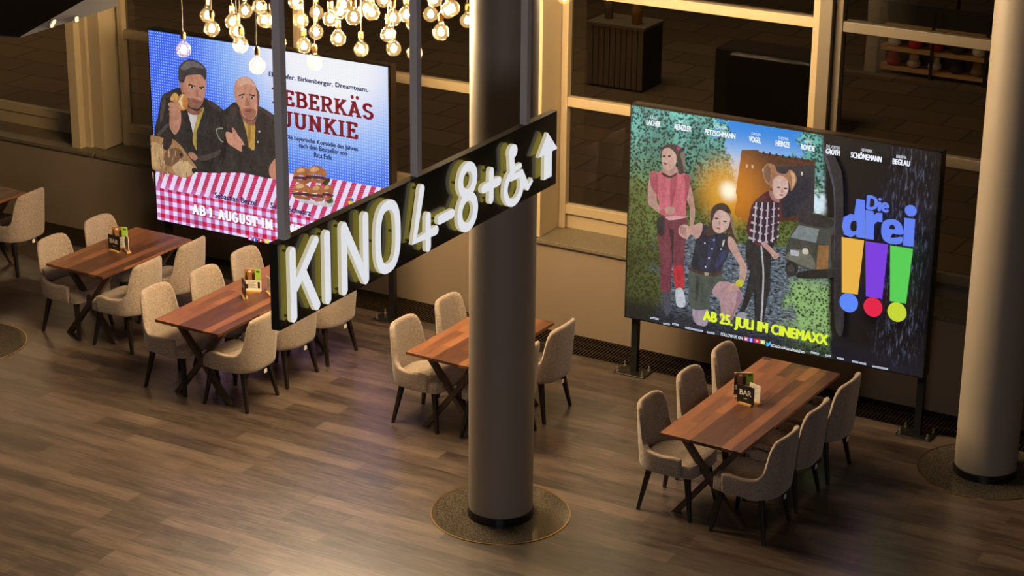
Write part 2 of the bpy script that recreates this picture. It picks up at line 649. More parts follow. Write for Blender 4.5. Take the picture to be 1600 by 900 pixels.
def chair_shell():
    bm = bmesh.new()
    path = []
    for i in range(7):
        path.append((0.145 - i * 0.165 / 7, 0.0, 1))           # arm, from its front end back
    nq = 50
    for i in range(nq + 1):
        path.append((None, i / nq, 1))
    for i in range(nq - 1, -1, -1):
        path.append((None, i / nq, -1))
    for i in range(6, -1, -1):
        path.append((0.145 - i * 0.165 / 7, 0.0, -1))
    w = 0.258
    n = 3.2
    rows = 11
    grid = []
    for (x, q, sd) in path:
        if x is None:
            th = (1 - q) * PI / 2
            px = -0.02 - 0.262 * abs(math.cos(th)) ** (2 / n)
            py = w * abs(math.sin(th)) ** (2 / n)
        else:
            px, py = x, w
        if x is not None:
            top = 0.528 + 0.012 * sstep(0.145 - x, 0, .06) - 0.010 * sstep(0.145 - x, .06, .16)
        else:
            top = curve(q)
        lean = sstep(q, 0.10, 0.45)
        col = []
        for r in range(rows):
            f = r / (rows - 1)
            z = 0.365 + (top - 0.365) * f
            up = max(0, z - 0.50) / 0.42
            xx = px - lean * (z - 0.365) * 0.065 + 0.012 * (1 - f) * (q > 0)
            yy = py * (1 - 0.08 * up * lean) * (1.0 - 0.05 * (1 - f) ** 2)
            col.append(bm.verts.new((xx, sd * yy, z)))
        grid.append(col)
    for a, b in zip(grid, grid[1:]):
        for r in range(rows - 1):
            bm.faces.new((a[r], b[r], b[r + 1], a[r + 1]))
    return bm

def make_chair(loc, rotz, label):
    t = thing('upholstered_chair', label, 'chair', (*loc, 0), rotz)
    link('backrest', chair_shell(), M['fabric'], t, smooth=True, solid=0.044, subsurf=1)
    # seat cushion: fills the shell, its front lip stands out past the arms
    bm = bmesh.new()
    pts = []
    for x, y in ((0.255, 0.10), (0.247, 0.19), (0.222, 0.242), (0.150, 0.262), (0.149, 0.232), (0.0, 0.232), (-0.12, 0.215), (-0.2, 0.16), (-0.245, 0.08)):
        pts.append((x, y))
    pts = pts + [(x, -y) for x, y in pts[::-1]]
    lo = [bm.verts.new((x, y, 0.368)) for x, y in pts]
    mid = [bm.verts.new((x, y, 0.445)) for x, y in pts]
    hi = [bm.verts.new((x * 0.93, y * 0.92, 0.468)) for x, y in pts]
    c = bm.verts.new((0.0, 0, 0.478))
    k = len(pts)
    bm.faces.new(lo[::-1])
    for i in range(k):
        j = (i + 1) % k
        bm.faces.new((lo[i], lo[j], mid[j], mid[i]))
        bm.faces.new((mid[i], mid[j], hi[j], hi[i]))
        bm.faces.new((hi[i], hi[j], c))
    link('seat', bm, M['fabric'], t, smooth=True, bevel=0.008)
    for sx, sy in ((1, 1), (1, -1), (-1, 1), (-1, -1)):
        bm = bmesh.new()
        beam(bm, (sx * 0.165, sy * 0.185, 0.372), (sx * 0.228 - (0.006 if sx < 0 else 0), sy * 0.240, 0.0), 0.046, 0.046, 0.027, 0.027, side=Vector((0, 1, 0)))
        for v in bm.verts:
            v.co.z = 0.372 if v.co.z > 0.2 else 0.0
        link('leg', bm, M['legwood'], t, bevel=0.004)
    o = link('care_tag', bxm(-0.306, 0.020, 0.335, -0.303, 0.060, 0.372), M['tagm'], t)
    o['label'] = 'small white care tag'
    return t

CHAIRS = [
    ('front', 0, (-6.620, 14.470), 'chair nearest the camera on the left side of the long table right of the column'),
    ('front', 0, (-6.590, 15.130), 'middle chair on the left side of the long table right of the middle column'),
    ('front', 0, (-6.570, 15.770), 'chair nearest the wall on the left side of the long table right of the column'),
    ('front', PI, (-5.955, 14.410), 'chair nearest the camera seen from behind at the long table right of the column'),
    ('front', PI, (-5.960, 15.050), 'middle chair of three seen from behind at the long table right of the column'),
    ('front', PI, (-5.940, 15.685), 'chair seen from behind nearest the right column, wall end of the long table'),
    ('column', 0, (-9.240, 14.910), 'chair at the near left of the short table cut by the middle column'),
    ('column', 0, (-9.200, 15.590), 'chair nearest the wall on the left of the short table behind the column'),
    ('column', PI, (-8.560, 14.930), 'chair almost wholly hidden behind the middle column, at its table'),
    ('column', PI, (-8.555, 15.565), 'pale-rimmed chair standing free just right of the middle column'),
    ('corner', 0, (-13.330, 15.020), 'near left beige chair at the short table in front of the comedy light box'),
    ('corner', 0, (-13.340, 15.720), 'beige chair behind the BAR sign on the wall side of the short left table'),
    ('corner', PI, (-12.680, 14.990), 'near right chair seen from behind at the short left table'),
    ('corner', PI, (-12.680, 15.665), 'far right chair seen from behind at the short left table, below the gingham print'),
    ('long', 0, (-11.610, 14.440), 'near left chair with its whole front showing at the long table left of the sign'),
    ('long', 0, (-11.530, 15.060), 'middle chair on the left side of the long table left of the sign'),
    ('long', 0, (-11.530, 15.690), 'chair behind the menu card nearest the wall at the long table left of the sign'),
    ('long', PI, (-10.930, 14.410), 'chair seen from behind below the near end of the hanging sign'),
    ('long', PI, (-10.940, 15.050), 'chair below the letters K and I of the sign, second of its row'),
    ('long', PI, (-10.930, 15.690), 'chair below the letter N of the sign, nearest the wall in its row'),
    ('far', PI, (-15.055, 16.050), 'lone beige chair seen from behind at the left edge of the picture'),
]
GROUPS = {'front': 'chairs at the long table right of the column', 'column': 'chairs at the table behind the column',
          'corner': 'chairs at the short left table', 'long': 'chairs at the long table left of the sign', 'far': 'chairs at the table on the left edge'}
proto = None
for tb, rz, xy, lab in CHAIRS:
    rz2 = rz + random.uniform(-0.03, 0.03)
    if proto is None:
        proto = make_chair(xy, rz2, lab)
        proto['group'] = GROUPS[tb]
    else:
        dup(proto, (*xy, 0), rz2, lab, GROUPS[tb])

# ------------------------------------------------------------------ table sets: BAR sign, menu card, leaflet
def text_mesh(s, size=1.0, bold=0.0, shear=0.0):
    cu = bpy.data.curves.new('t', 'FONT')
    cu.body = s
    cu.size = size
    cu.offset = bold
    cu.shear = shear
    cu.fill_mode = 'FRONT'
    cu.resolution_u = 4
    o = bpy.data.objects.new('t', cu)
    COL.objects.link(o)
    dg = bpy.context.evaluated_depsgraph_get()
    me = bpy.data.meshes.new_from_object(o.evaluated_get(dg))
    bpy.data.objects.remove(o)
    bpy.data.curves.remove(cu)
    return me

def text_geo(s, bold=0.0, shear=0.0):
    """triangles of a text, scaled so that its box is 1 x 1"""
    me = text_mesh(s, 1.0, bold, shear)
    xs = [v.co.x for v in me.vertices]
    ys = [v.co.y for v in me.vertices]
    x0, x1, y0, y1 = min(xs), max(xs), min(ys), max(ys)
    vs = [((v.co.x - x0) / (x1 - x0), (v.co.y - y0) / (y1 - y0)) for v in me.vertices]
    fs = [tuple(p.vertices) for p in me.polygons]
    bpy.data.meshes.remove(me)
    return vs, fs

ZT = 0.7505
def flat_text(s, x0, x1, z0, z1, y, mt, parent, name='lettering', bold=0.0):
    vs, fs = text_geo(s, bold)
    bm = bmesh.new()
    V = [bm.verts.new((x0 + a * (x1 - x0), y, z0 + b * (z1 - z0))) for a, b in vs]
    for f in fs:
        try:
            bm.faces.new([V[i] for i in f])
        except ValueError:
            pass
    o = link(name, bm, mt, parent)
    return o

def make_bar_sign(loc, rotz, label):
    t = thing('bar_sign', label, 'table sign', (*loc, ZT), rotz, 'BAR signs on the tables')
    link('board', bxm(-0.078, -0.004, 0.012, 0.078, 0.004, 0.165), M['cardblack'], t, bevel=0.001)
    link('foot', bxm(-0.055, -0.022, 0.0, 0.062, 0.022, 0.018), M['oak'], t, bevel=0.002)
    flat_text('BAR', -0.056, 0.056, 0.082, 0.128, -0.0046, M['chalk'], t, bold=0.012)
    link('underline', bxm(-0.016, -0.0048, 0.054, 0.016, -0.0042, 0.058), M['chalk'], t)
    return t

def make_menu(loc, rotz, label):
    t = thing('menu_card', label, 'menu card', (*loc, ZT), rotz, 'menu cards on the tables')
    link('card', bxm(-0.078, -0.002, 0.012, 0.078, 0.002, 0.222), M['paper'], t)
    link('foot', bxm(-0.072, -0.024, 0.0, 0.072, 0.024, 0.018), M['oak'], t, bevel=0.002)
    y = -0.0026
    link('brown_picture', bxm(-0.078, y, 0.118, 0.022, y + 0.0004, 0.222), M['pbrown'], t)
    link('green_picture', bxm(0.022, y, 0.118, 0.078, y + 0.0004, 0.222), M['pgreen'], t)
    def bottle(x, z0, z1, w, name):
        bm = bmesh.new()
        h = z1 - z0
        pts = [(-w, z0), (w, z0), (w, z0 + h * .55), (w * .42, z0 + h * .72), (w * .38, z1), (-w * .38, z1), (-w * .42, z0 + h * .72), (-w, z0 + h * .55)]
        prism(bm, [(x + a, b) for a, b in pts], 0.0004, 1, y - 0.0006)
        link(name, bm, M['pdark'], t)
        link('printed_cap', bxm(x - w * .4, y - 0.0012, z1 - 0.022, x + w * .4, y - 0.0008, z1), M['pcap'], t)
    bottle(-0.060, 0.030, 0.214, 0.015, 'printed_bottle')
    bottle(0.006, 0.118, 0.214, 0.014, 'printed_bottle')
    link('printed_label', bxm(-0.070, y - 0.0012, 0.075, -0.050, y - 0.0008, 0.115), M['paper'], t)
    link('printed_tag', bxm(-0.040, y - 0.0008, 0.190, -0.014, y - 0.0004, 0.208), M['paper'], t)
    link('printed_band', bxm(0.034, y - 0.0008, 0.192, 0.066, y - 0.0004, 0.210), M['pdgreen'], t)
    bm = bmesh.new()
    for k in range(7):
        box(bm, -0.036, y - 0.0004, 0.100 - k * 0.010, 0.030 - 0.008 * (k % 3), y, 0.1025 - k * 0.010)
    link('printed_lines', bm, M['wall'], t)
    link('printed_glass', bxm(0.044, y - 0.0004, 0.04, 0.066, y, 0.10), M['pdark'], t)
    return t

def make_leaflet(loc, rotz, label):
    t = thing('leaflet', label, 'leaflet', (*loc, ZT), rotz, 'white leaflets on the tables')
    link('sheet', bxm(-0.06, -0.002, 0.012, 0.06, 0.002, 0.160), M['paper'], t)
    link('foot', bxm(-0.05, -0.022, 0.0, 0.066, 0.022, 0.018), M['oak'], t, bevel=0.002)
    bm = bmesh.new()
    for k in range(9):
        box(bm, -0.046, -0.0026, 0.142 - k * 0.012, 0.040 - 0.012 * (k % 4), -0.0021, 0.1445 - k * 0.012)
    link('printed_lines', bm, M['wall'], t)
    return t

b0 = make_bar_sign((-6.296, 15.007), R(-8), 'black BAR sign on the table below the crime film light box')
dup(b0, (-13.072, 15.314, ZT), R(-7), 'black BAR sign on the short table by the comedy light box')
dup(b0, (-11.250, 14.935, ZT), R(-42), 'black BAR sign turned edge-on on the long table left of the hanging sign')
m0 = make_menu((-6.372, 15.128), R(28), 'lime and brown menu card behind the BAR sign on the table right of the column')
dup(m0, (-13.078, 15.410, ZT), R(22), 'lime and brown menu card on the short table by the comedy light box')
dup(m0, (-11.262, 15.092, ZT), R(20), 'lime and brown menu card facing the camera beside the edge-on BAR sign')
dup(m0, (-9.015, 15.420, ZT), R(20), 'menu card on the short table, mostly hidden behind the middle column')
l0 = make_leaflet((-6.250, 15.088), R(-20), 'white leaflet in an oak foot right behind the BAR sign on the front table')
dup(l0, (-12.965, 15.372, ZT), R(-35), 'white leaflet in an oak foot right of the BAR sign on the short left table')
dup(l0, (-11.105, 15.125, ZT), R(-35), 'white leaflet in an oak foot at the edge of the hanging sign')

# ------------------------------------------------------------------ hanging sign  KINO 4-8
SX, SY, SZ, SL, SH, ST = -6.62, 9.10, 3.30, 3.205, 0.505, 0.055
sg = thing('hanging_sign', 'black hanging sign with white neon letters KINO 4-8, a wheelchair and an arrow', 'sign', (SX, SY + SL / 2, SZ))
INV = Matrix.Translation((-SX, -(SY + SL / 2), -SZ))
def sgl(name, bm, mt, **k):
    o = link(name, bm, mt, sg, **k)
    o.matrix_parent_inverse = INV
    return o
sgl('board', bxm(SX - ST, SY, SZ, SX, SY + SL, SZ + SH), M['board'], bevel=0.003)
sgl('top_strip', bxm(SX - ST, SY, SZ + SH, SX - 0.002, SY + SL, SZ + SH + 0.004), M['boardedge'])
for u in (0.105, 1.475, 2.815):
    xc = SX - ST / 2
    sgl('hanger', bxm(xc - 0.025, SY + u - 0.025, SZ + SH + 0.004, xc + 0.025, SY + u + 0.025, CEIL - 0.001), M['hanger'])

def stroke2d(bm, pts, w, x0, x1, closed=False):
    """thick polyline with round ends in the board plane, extruded x0..x1; material 0 = face, 1 = sides and back"""
    n = len(pts)
    P = [Vector(p) for p in pts]
    L, Rr = [], []
    for i in range(n):
        if closed:
            a, b = P[i - 1], P[(i + 1) % n]
        else:
            a, b = P[max(0, i - 1)], P[min(n - 1, i + 1)]
        d = (b - a).normalized()
        nn = Vector((-d.y, d.x))
        L.append(P[i] + nn * w)
        Rr.append(P[i] - nn * w)
    if closed:
        rings = [(L[i], Rr[i]) for i in range(n)]
        A = [[bm.verts.new((x, q.x, q.y)) for q in (l, r)] for x in (x0, x1) for l, r in rings]
        lo, hi = A[:n], A[n:]
        for i in range(n):
            j = (i + 1) % n
            bm.faces.new((hi[i][0], hi[j][0], hi[j][1], hi[i][1])).material_index = 0
            bm.faces.new((lo[i][0], lo[i][1], lo[j][1], lo[j][0])).material_index = 1
            bm.faces.new((lo[i][0], lo[j][0], hi[j][0], hi[i][0])).material_index = 2
            bm.faces.new((lo[i][1], hi[i][1], hi[j][1], lo[j][1])).material_index = 2
        return
    out = []
    d = (P[-1] - P[-2]).normalized()
    a0 = math.atan2(d.y, d.x)
    cap = [P[-1] + Vector((math.cos(a0 + PI / 2 - PI * k / 8), math.sin(a0 + PI / 2 - PI * k / 8))) * w for k in range(9)]
    d = (P[0] - P[1]).normalized()
    a0 = math.atan2(d.y, d.x)
    cap2 = [P[0] + Vector((math.cos(a0 + PI / 2 - PI * k / 8), math.sin(a0 + PI / 2 - PI * k / 8))) * w for k in range(9)]
    out = L[1:-1] + cap + Rr[1:-1][::-1] + cap2
    poly2d(bm, out, x0, x1)

def poly2d(bm, out, x0, x1):
    n = len(out)
    lo = [bm.verts.new((x0, q[0], q[1])) for q in out]
    hi = [bm.verts.new((x1, q[0], q[1])) for q in out]
    bm.faces.new(hi).material_index = 0
    bm.faces.new(lo[::-1]).material_index = 1
    for i in range(n):
        j = (i + 1) % n
        bm.faces.new((lo[i], lo[j], hi[j], hi[i])).material_index = 2

def ell(cx, cy, rx, ry, a0=0, a1=360, n=36):
    return [(cx + rx * math.cos(R(a0 + (a1 - a0) * k / n)), cy + ry * math.sin(R(a0 + (a1 - a0) * k / n))) for k in range(n if a1 - a0 == 360 else n + 1)]

GLX0, GLX1 = SX + 0.020, SX + 0.045
def glyph(name, strokes=(), closed=(), polys=(), w=0.030):
    bm = bmesh.new()
    off = lambda q: [(SY + a, SZ + b) for a, b in q]
    k = 0
    for s in strokes:
        stroke2d(bm, off(s), w, GLX0 + k * 0.0006, GLX1 + k * 0.0006)
        k += 1
    for s in closed:
        stroke2d(bm, off(s), w, GLX0 + k * 0.0006, GLX1 + k * 0.0006, True)
        k += 1
    for s in polys:
        poly2d(bm, off(s), GLX0 + k * 0.0006, GLX1 + k * 0.0006)
        k += 1
    for q in ((0.10, 0.0),):
        pass
    bmesh.ops.recalc_face_normals(bm, faces=bm.faces)
    # two stand-off pins carry the letter
    s0 = (list(strokes) + list(closed) + list(polys))[0]
    for a, b in (s0[0], s0[len(s0) // 2]):
        mx = sum(p[0] for p in s0) / len(s0)
        mz = sum(p[1] for p in s0) / len(s0)
        y, z = (a, b) if strokes or closed else (mx, mz)
        box(bm, SX - 0.001, SY + y - 0.006, SZ + z - 0.006, GLX0 + 0.002, SY + y + 0.006, SZ + z + 0.006, 3)
    return sgl(name, bm, [M['letter'], M['letterback'], M['letterside'], M['black']])

LO, HI = 0.066, 0.449
glyph('letter', [[(0.080, LO), (0.080, HI)], [(0.100, 0.235), (0.302, HI)], [(0.172, 0.310), (0.304, LO)]])
glyph('letter', [[(0.416, LO), (0.416, HI)]])
glyph('letter', [[(0.584, LO), (0.584, HI), (0.800, LO), (0.804, HI)]] and [[(0.584, LO), (0.584, HI)], [(0.586, HI), (0.804, LO)], [(0.806, LO), (0.806, HI)]])
ov = [(1.046 + 0.108 * math.copysign(abs(math.cos(t)) ** 0.8, math.cos(t)), 0.256 + 0.195 * math.copysign(abs(math.sin(t)) ** 0.72, math.sin(t))) for t in [2 * PI * k / 48 for k in range(48)]]
glyph('letter', closed=[ov])
glyph('digit', [[(1.425, HI), (1.337, 0.142), (1.585, 0.142)], [(1.494, 0.255), (1.494, 0.060)]])
glyph('dash', [[(1.632, 0.196), (1.775, 0.196)]])
e1 = ell(1.964, 0.362, 0.086, 0.087)
e2 = ell(1.963, 0.155, 0.096, 0.101)
glyph('digit', closed=[e1, e2])
glyph('plus_sign', [[(2.256, 0.340), (2.256, 0.156)], [(2.160, 0.252), (2.354, 0.252)]])
head = [(2.478, 0.455 - 0.01)] and ell(2.532, 0.402, 0.056, 0.048)
glyph('wheelchair_symbol', strokes=[ell(2.548, 0.158, 0.108, 0.103, 105, 395, 30)],
      polys=[head, [(2.478, 0.395), (2.545, 0.360), (2.553, 0.300), (2.640, 0.300), (2.652, 0.268), (2.556, 0.262), (2.556, 0.248), (2.660, 0.252), (2.742, 0.130), (2.785, 0.160), (2.800, 0.132), (2.735, 0.085), (2.690, 0.110), (2.632, 0.205), (2.500, 0.208)]], w=0.026)
glyph('arrow_symbol', polys=[[(2.995, 0.415), (3.135, 0.272), (3.058, 0.272), (3.058, 0.098), (2.950, 0.098), (2.950, 0.272), (2.872, 0.272)]])

# ------------------------------------------------------------------ pendant bulbs
def at_depth(px, py, Z):
    return EYE + (FW + RT * ((px - 800) / 3382.4) - UP * ((py - 450) / 3382.4)) * Z

def make_bulb(loc, label, hot=1.0):
    t = thing('pendant_bulb', label, 'light bulb', loc, 0, 'bulbs of the hanging cluster')
    bm = bmesh.new()
    prof = [(0.0, -0.0625)]
    for k in range(1, 15):
        a = -PI / 2 + k * 0.185
        prof.append((0.0625 * math.cos(a), 0.0625 * math.sin(a)))
    prof += [(0.0225, 0.066), (0.0185, 0.080), (0.0175, 0.095)]
    lathe(bm, prof, 24)
    link('globe', bm, M['globe'], t, smooth=True)
    bm = bmesh.new()
    lathe(bm, [(0, -0.027), (0.010, -0.025), (0.018, -0.018), (0.0225, -0.005), (0.022, 0.007), (0.015, 0.020), (0.008, 0.032), (0, 0.038)], 14)
    link('filament', bm, M['filament'], t, smooth=True)
    bm = bmesh.new()
    lathe(bm, [(0.0, 0.088), (0.019, 0.088), (0.021, 0.096), (0.021, 0.135), (0.017, 0.145), (0.006, 0.150), (0.0, 0.150)], 16)
    link('socket', bm, M['socket'], t, smooth=False)
    bm = bmesh.new()
    lathe(bm, [(0.0, 0.149), (0.003, 0.149), (0.003, 5.0), (0, 5.0)], 6)
    link('cord', bm, M['cord'], t)
    return t

BULBS = [  # place and distance, with what singles each one out
    (287, 78, 17.3, 'lone bulb on a long cord at the left end, before the blue print corner'),
    (324, 24, 18.0, 'upper of two bulbs one above the other, next to the lone left one'), (331, 45, 17.2, 'lower of two bulbs one above the other, next to the lone left one'),
    (363, 34, 17.9, 'topmost bulb of the slanting row of three above the first printed man'), (370, 49.5, 17.4, 'middle bulb of the slanting row of three above the first printed man'),
    (376, 70.5, 17.0, 'lowest bulb of the slanting row of three, at the top edge of the comedy print'),
    (383, 17, 18.2, 'single bulb right above the slanting row of three'), (405.5, 10, 18.1, 'bulb at the top edge of the picture left of an overlapping pair'),
    (413.5, 31.5, 17.6, 'left bulb of the merged pair between the slanting row and the first hanger'), (425.5, 32, 16.9, 'right bulb of the merged pair between the slanting row and the first hanger'),
    (436, 66, 17.7, 'bulb touching the left side of the first sign hanger'), (402, 103, 16.6, 'lowest bulb, above the bald printed man'),
    (462, 3, 17.9, 'glaring bulb cut by the top edge right of the first hanger'), (470, 31.5, 17.5, 'bulb just right of the first hanger, second down'),
    (475, 72, 17.8, 'bulb just right of the first hanger at the top edge of the white print'), (494.5, 19.5, 18.4, 'upper bulb of the pair on one line right of the first hanger'),
    (494, 50, 18.0, 'lower bulb of the pair on one line right of the first hanger'), (492, 97, 17.4, 'bulb washed out before the white corner of the comedy print'),
    (516.5, 29, 17.0, 'left bulb of the bright clump above the white print'), (532, 18, 17.5, 'middle bulb of the bright clump above the white print'),
    (537, 7, 17.9, 'topmost bulb of the bright clump above the white print'), (528.5, 60, 17.2, 'bulb hanging alone below the bright clump'),
    (553, 27, 16.7, 'big clear bulb right of the bright clump'), (564.5, 77, 17.6, 'bulb low on a thin cord before the top edge of the comedy light box'),
    (572, 13.5, 17.4, 'left bulb of the overlapping pair over the title print'), (581, 19.5, 16.9, 'right bulb of the overlapping pair over the title print'),
    (600, 0, 17.6, 'bulb cut by the top edge over the right end of the comedy light box'), (614, 28, 16.7, 'large bulb topping the column of three left of the second hanger'),
    (606.5, 54, 17.3, 'middle bulb of the column of three left of the second hanger'), (615, 76, 17.6, 'lowest bulb of the column of three above the corner of the comedy light box'),
    (635, 23, 17.3, 'upper bulb of the pair nearest the left of the second hanger'), (646, 37.5, 17.8, 'lower bulb of the pair nearest the left of the second hanger'),
    (648, 83, 17.2, 'low bulb alone touching the left side of the second hanger'), (673, 22.5, 17.9, 'bulb half hidden behind the right side of the second hanger'),
    (679, -1, 17.5, 'bulb cut by the top edge right of the second hanger'), (700, 17, 17.4, 'left bulb of the merged pair between second hanger and column'),
    (706, 13, 16.8, 'right bulb of the merged pair between second hanger and column'), (689, 50, 16.7, 'low clear bulb between the second hanger and the middle column'),
    (730, 32, 18.4, 'bulb glaring beside the left edge of the middle column'), (882, -5, 18.2, 'bulb peeping in at the top edge right of the third hanger'),
]
random.seed(21)
for k in range(9):
    BULBS.append((905 + k * 30 + random.uniform(-8, 8), random.uniform(-75, -28), random.uniform(17.0, 17.9), 'bulb of the cluster just above the upper edge of the picture'))
bulb0 = None
for px, py, Z, lab in BULBS:
    p = at_depth(px, py, Z)
    if bulb0 is None:
        bulb0 = make_bulb(p, lab)
    else:
        dup(bulb0, p, random.uniform(0, 6), lab)
    # each cord runs up to the ceiling
for o in [o for o in bpy.data.objects if o.name.startswith('cord')]:
    z = o.parent.location.z
    o.scale = (1, 1, (CEIL - z - 0.149) / (5.0 - 0.149))
    o.location.z = 0.149 * (1 - o.scale[2])

# ------------------------------------------------------------------ light boxes
PW, PH, PY, PZ = 2.879, 2.028, 16.710, 0.566

def on_plane(px, py, yp):
    d = FW + RT * ((px - 800) / 3382.4) - UP * ((py - 450) / 3382.4)
    return EYE + d * (yp / d.y)

def smooth_closed(pts, sub=4):
    out = []
    n = len(pts)
    for i in range(n):
        p0, p1, p2, p3 = pts[i - 1], pts[i], pts[(i + 1) % n], pts[(i + 2) % n]
        for k in range(sub):
            t = k / sub
            out.append(tuple(0.5 * (2 * p1[a] + (p2[a] - p0[a]) * t + (2 * p0[a] - 5 * p1[a] + 4 * p2[a] - p3[a]) * t * t + (3 * p1[a] - p0[a] - 3 * p2[a] + p3[a]) * t ** 3) for a in (0, 1)))
    return out

def print_mat():
    s = NT('backlit_print')
    a = s.n('VertexColor', layer_name='print_color')
    n = s.noise(s.coord(), 38, 5, 0.7)
    n2 = s.noise(s.coord(scale=(1, 1, 0.35)), 14, 4, 0.7)
    f = s.math('ADD', s.math('MULTIPLY', n, 0.9), s.math('MULTIPLY', n2, 0.9))
    f = s.ss(f, 0.45, 1.35)
    c = s.mix(f, s.mix(0.5, a.outputs[0], (0, 0, 0)), s.mix(0.03, a.outputs[0], (1.0, 1.0, 1.0)))
    return s.screen(c, 1.0)

def flat_print_mat():
    s = NT('backlit_lettering')
    a = s.n('VertexColor', layer_name='print_color')
    return s.screen(a.outputs[0], 1.0)
M['print'] = print_mat()
M['flatprint'] = flat_print_mat()

class Art:
    """one printed motif: flat coloured shapes of a poster, in metres from its lower left corner"""
    def __init__(s, x0, lay0=0):
        s.x0, s.lay = x0, lay0
        s.bm = bmesh.new()
        s.cl = s.bm.loops.layers.float_color.new('print_color')
    def uv(s, p):
        q = on_plane(p[0], p[1], PY)
        return (q.x - s.x0, q.z - PZ)
    def raw(s, pts, rgb, rgb2=None):
        s.lay += 1
        y = -0.0011 - 0.0005 * s.lay
        vs = [s.bm.verts.new((min(max(a, 0.013), PW - 0.013), y, min(max(b, 0.013), PH - 0.013))) for a, b in pts]
        f = s.bm.faces.new(vs)
        c = (*s2l(rgb), 1)
        for l in f.loops:
            l[s.cl] = c
        bmesh.ops.triangulate(s.bm, faces=[f])
    def poly(s, pts, rgb, smooth=True, sub=4):
        q = [s.uv(p) for p in pts]
        s.raw(smooth_closed(q, sub) if smooth else q, rgb)
    def z(s, crop, pts, rgb, smooth=True):
        """points read from an enlarged crop: (left, top, scale)"""
        s.poly([(crop[0] + a * crop[2], crop[1] + b * crop[2]) for a, b in pts], rgb, smooth)
    def disc(s, p, r, rgb, ry=None):
        c = s.uv(p)
        s.raw([(c[0] + r * math.cos(2 * PI * k / 28), c[1] + (ry or r) * math.sin(2 * PI * k / 28)) for k in range(28)], rgb)
    def text(s, t, left, right, hpx, rgb, bold=0.0, shear=0.0):
        """text between two baseline points, letters hpx high in the photograph"""
        a, b = s.uv(left), s.uv(right)
        h = hpx / 160.0
        v0 = (a[1] + b[1]) / 2
        vs, fs = text_geo(t, 0.0, shear)
        c = (*s2l(rgb), 1)
        e = bold * h                            # heavier weight: the outline struck several times
        for dx, dz in (((0, 0), (e, 0), (-e, 0), (0, e * .6), (0, -e * .6)) if bold else ((0, 0),)):
            s.lay += 0.2
            y = -0.0011 - 0.0005 * s.lay
            V = [s.bm.verts.new((a[0] + e + dx + q[0] * (b[0] - a[0] - 2 * e), y, v0 + dz + q[1] * h)) for q in vs]
            for f in fs:
                try:
                    fc = s.bm.faces.new([V[i] for i in f])
                except ValueError:
                    continue
                for l in fc.loops:
                    l[s.cl] = c
    def slab(s, t, left, right, hpx, rgb, wt=0.17):
        """slab-serif capitals"""
        a, b = s.uv(left), s.uv(right)
        h = hpx / 160.0
        v0 = (a[1] + b[1]) / 2
        adv = sum(SLAB[ch][0] for ch in t)
        sx = (b[0] - a[0]) / adv
        s.lay += 1
        y = -0.0011 - 0.0005 * s.lay
        c = (*s2l(rgb), 1)
        x = 0.0
        def face(pts):
            f = s.bm.faces.new([s.bm.verts.new((a[0] + sx * px, y, v0 + h * py)) for px, py in pts])
            for l in f.loops:
                l[s.cl] = c
        for ch in t:
            w, strokes, serifs = SLAB[ch]
            hw = wt / 2
            for st in strokes:
                thin = hw
                for (p, q) in zip(st, st[1:]):
                    d = Vector((q[0] - p[0], q[1] - p[1]))
                    if d.length < 1e-6:
                        continue
                    d.normalize()
                    nx, ny = -d.y * thin, d.x * thin * 0.8
                    ex, ey = d.x * thin * 0.35, d.y * thin * 0.35
                    face([(x + p[0] - ex + nx, p[1] - ey + ny), (x + p[0] - ex - nx, p[1] - ey - ny), (x + q[0] + ex - nx, q[1] + ey - ny), (x + q[0] + ex + nx, q[1] + ey + ny)])
            for (cx, cy, hw2) in serifs:
                up = 0.11
                z0, z1 = (0, up) if cy == 0 else (1 - up, 1)
                face([(x + cx - hw2, z0), (x + cx + hw2, z0), (x + cx + hw2, z1), (x + cx - hw2, z1)])
            x += w
    def done(s, name, parent, mt=None):
        if not s.bm.verts:
            return None
        return link(name, s.bm, mt or M['print'], parent)
    def cut(s, name, parent, mt):
        """close the motif so far as one part and go on with the next"""
        s.done(name, parent, mt)
        s.bm = bmesh.new()
        s.cl = s.bm.loops.layers.float_color.new('print_color')

def arc(cx, cy, rx, ry, a0, a1, n=12):
    return [(cx + rx * math.cos(R(a0 + (a1 - a0) * k / n)), cy + ry * math.sin(R(a0 + (a1 - a0) * k / n))) for k in range(n + 1)]

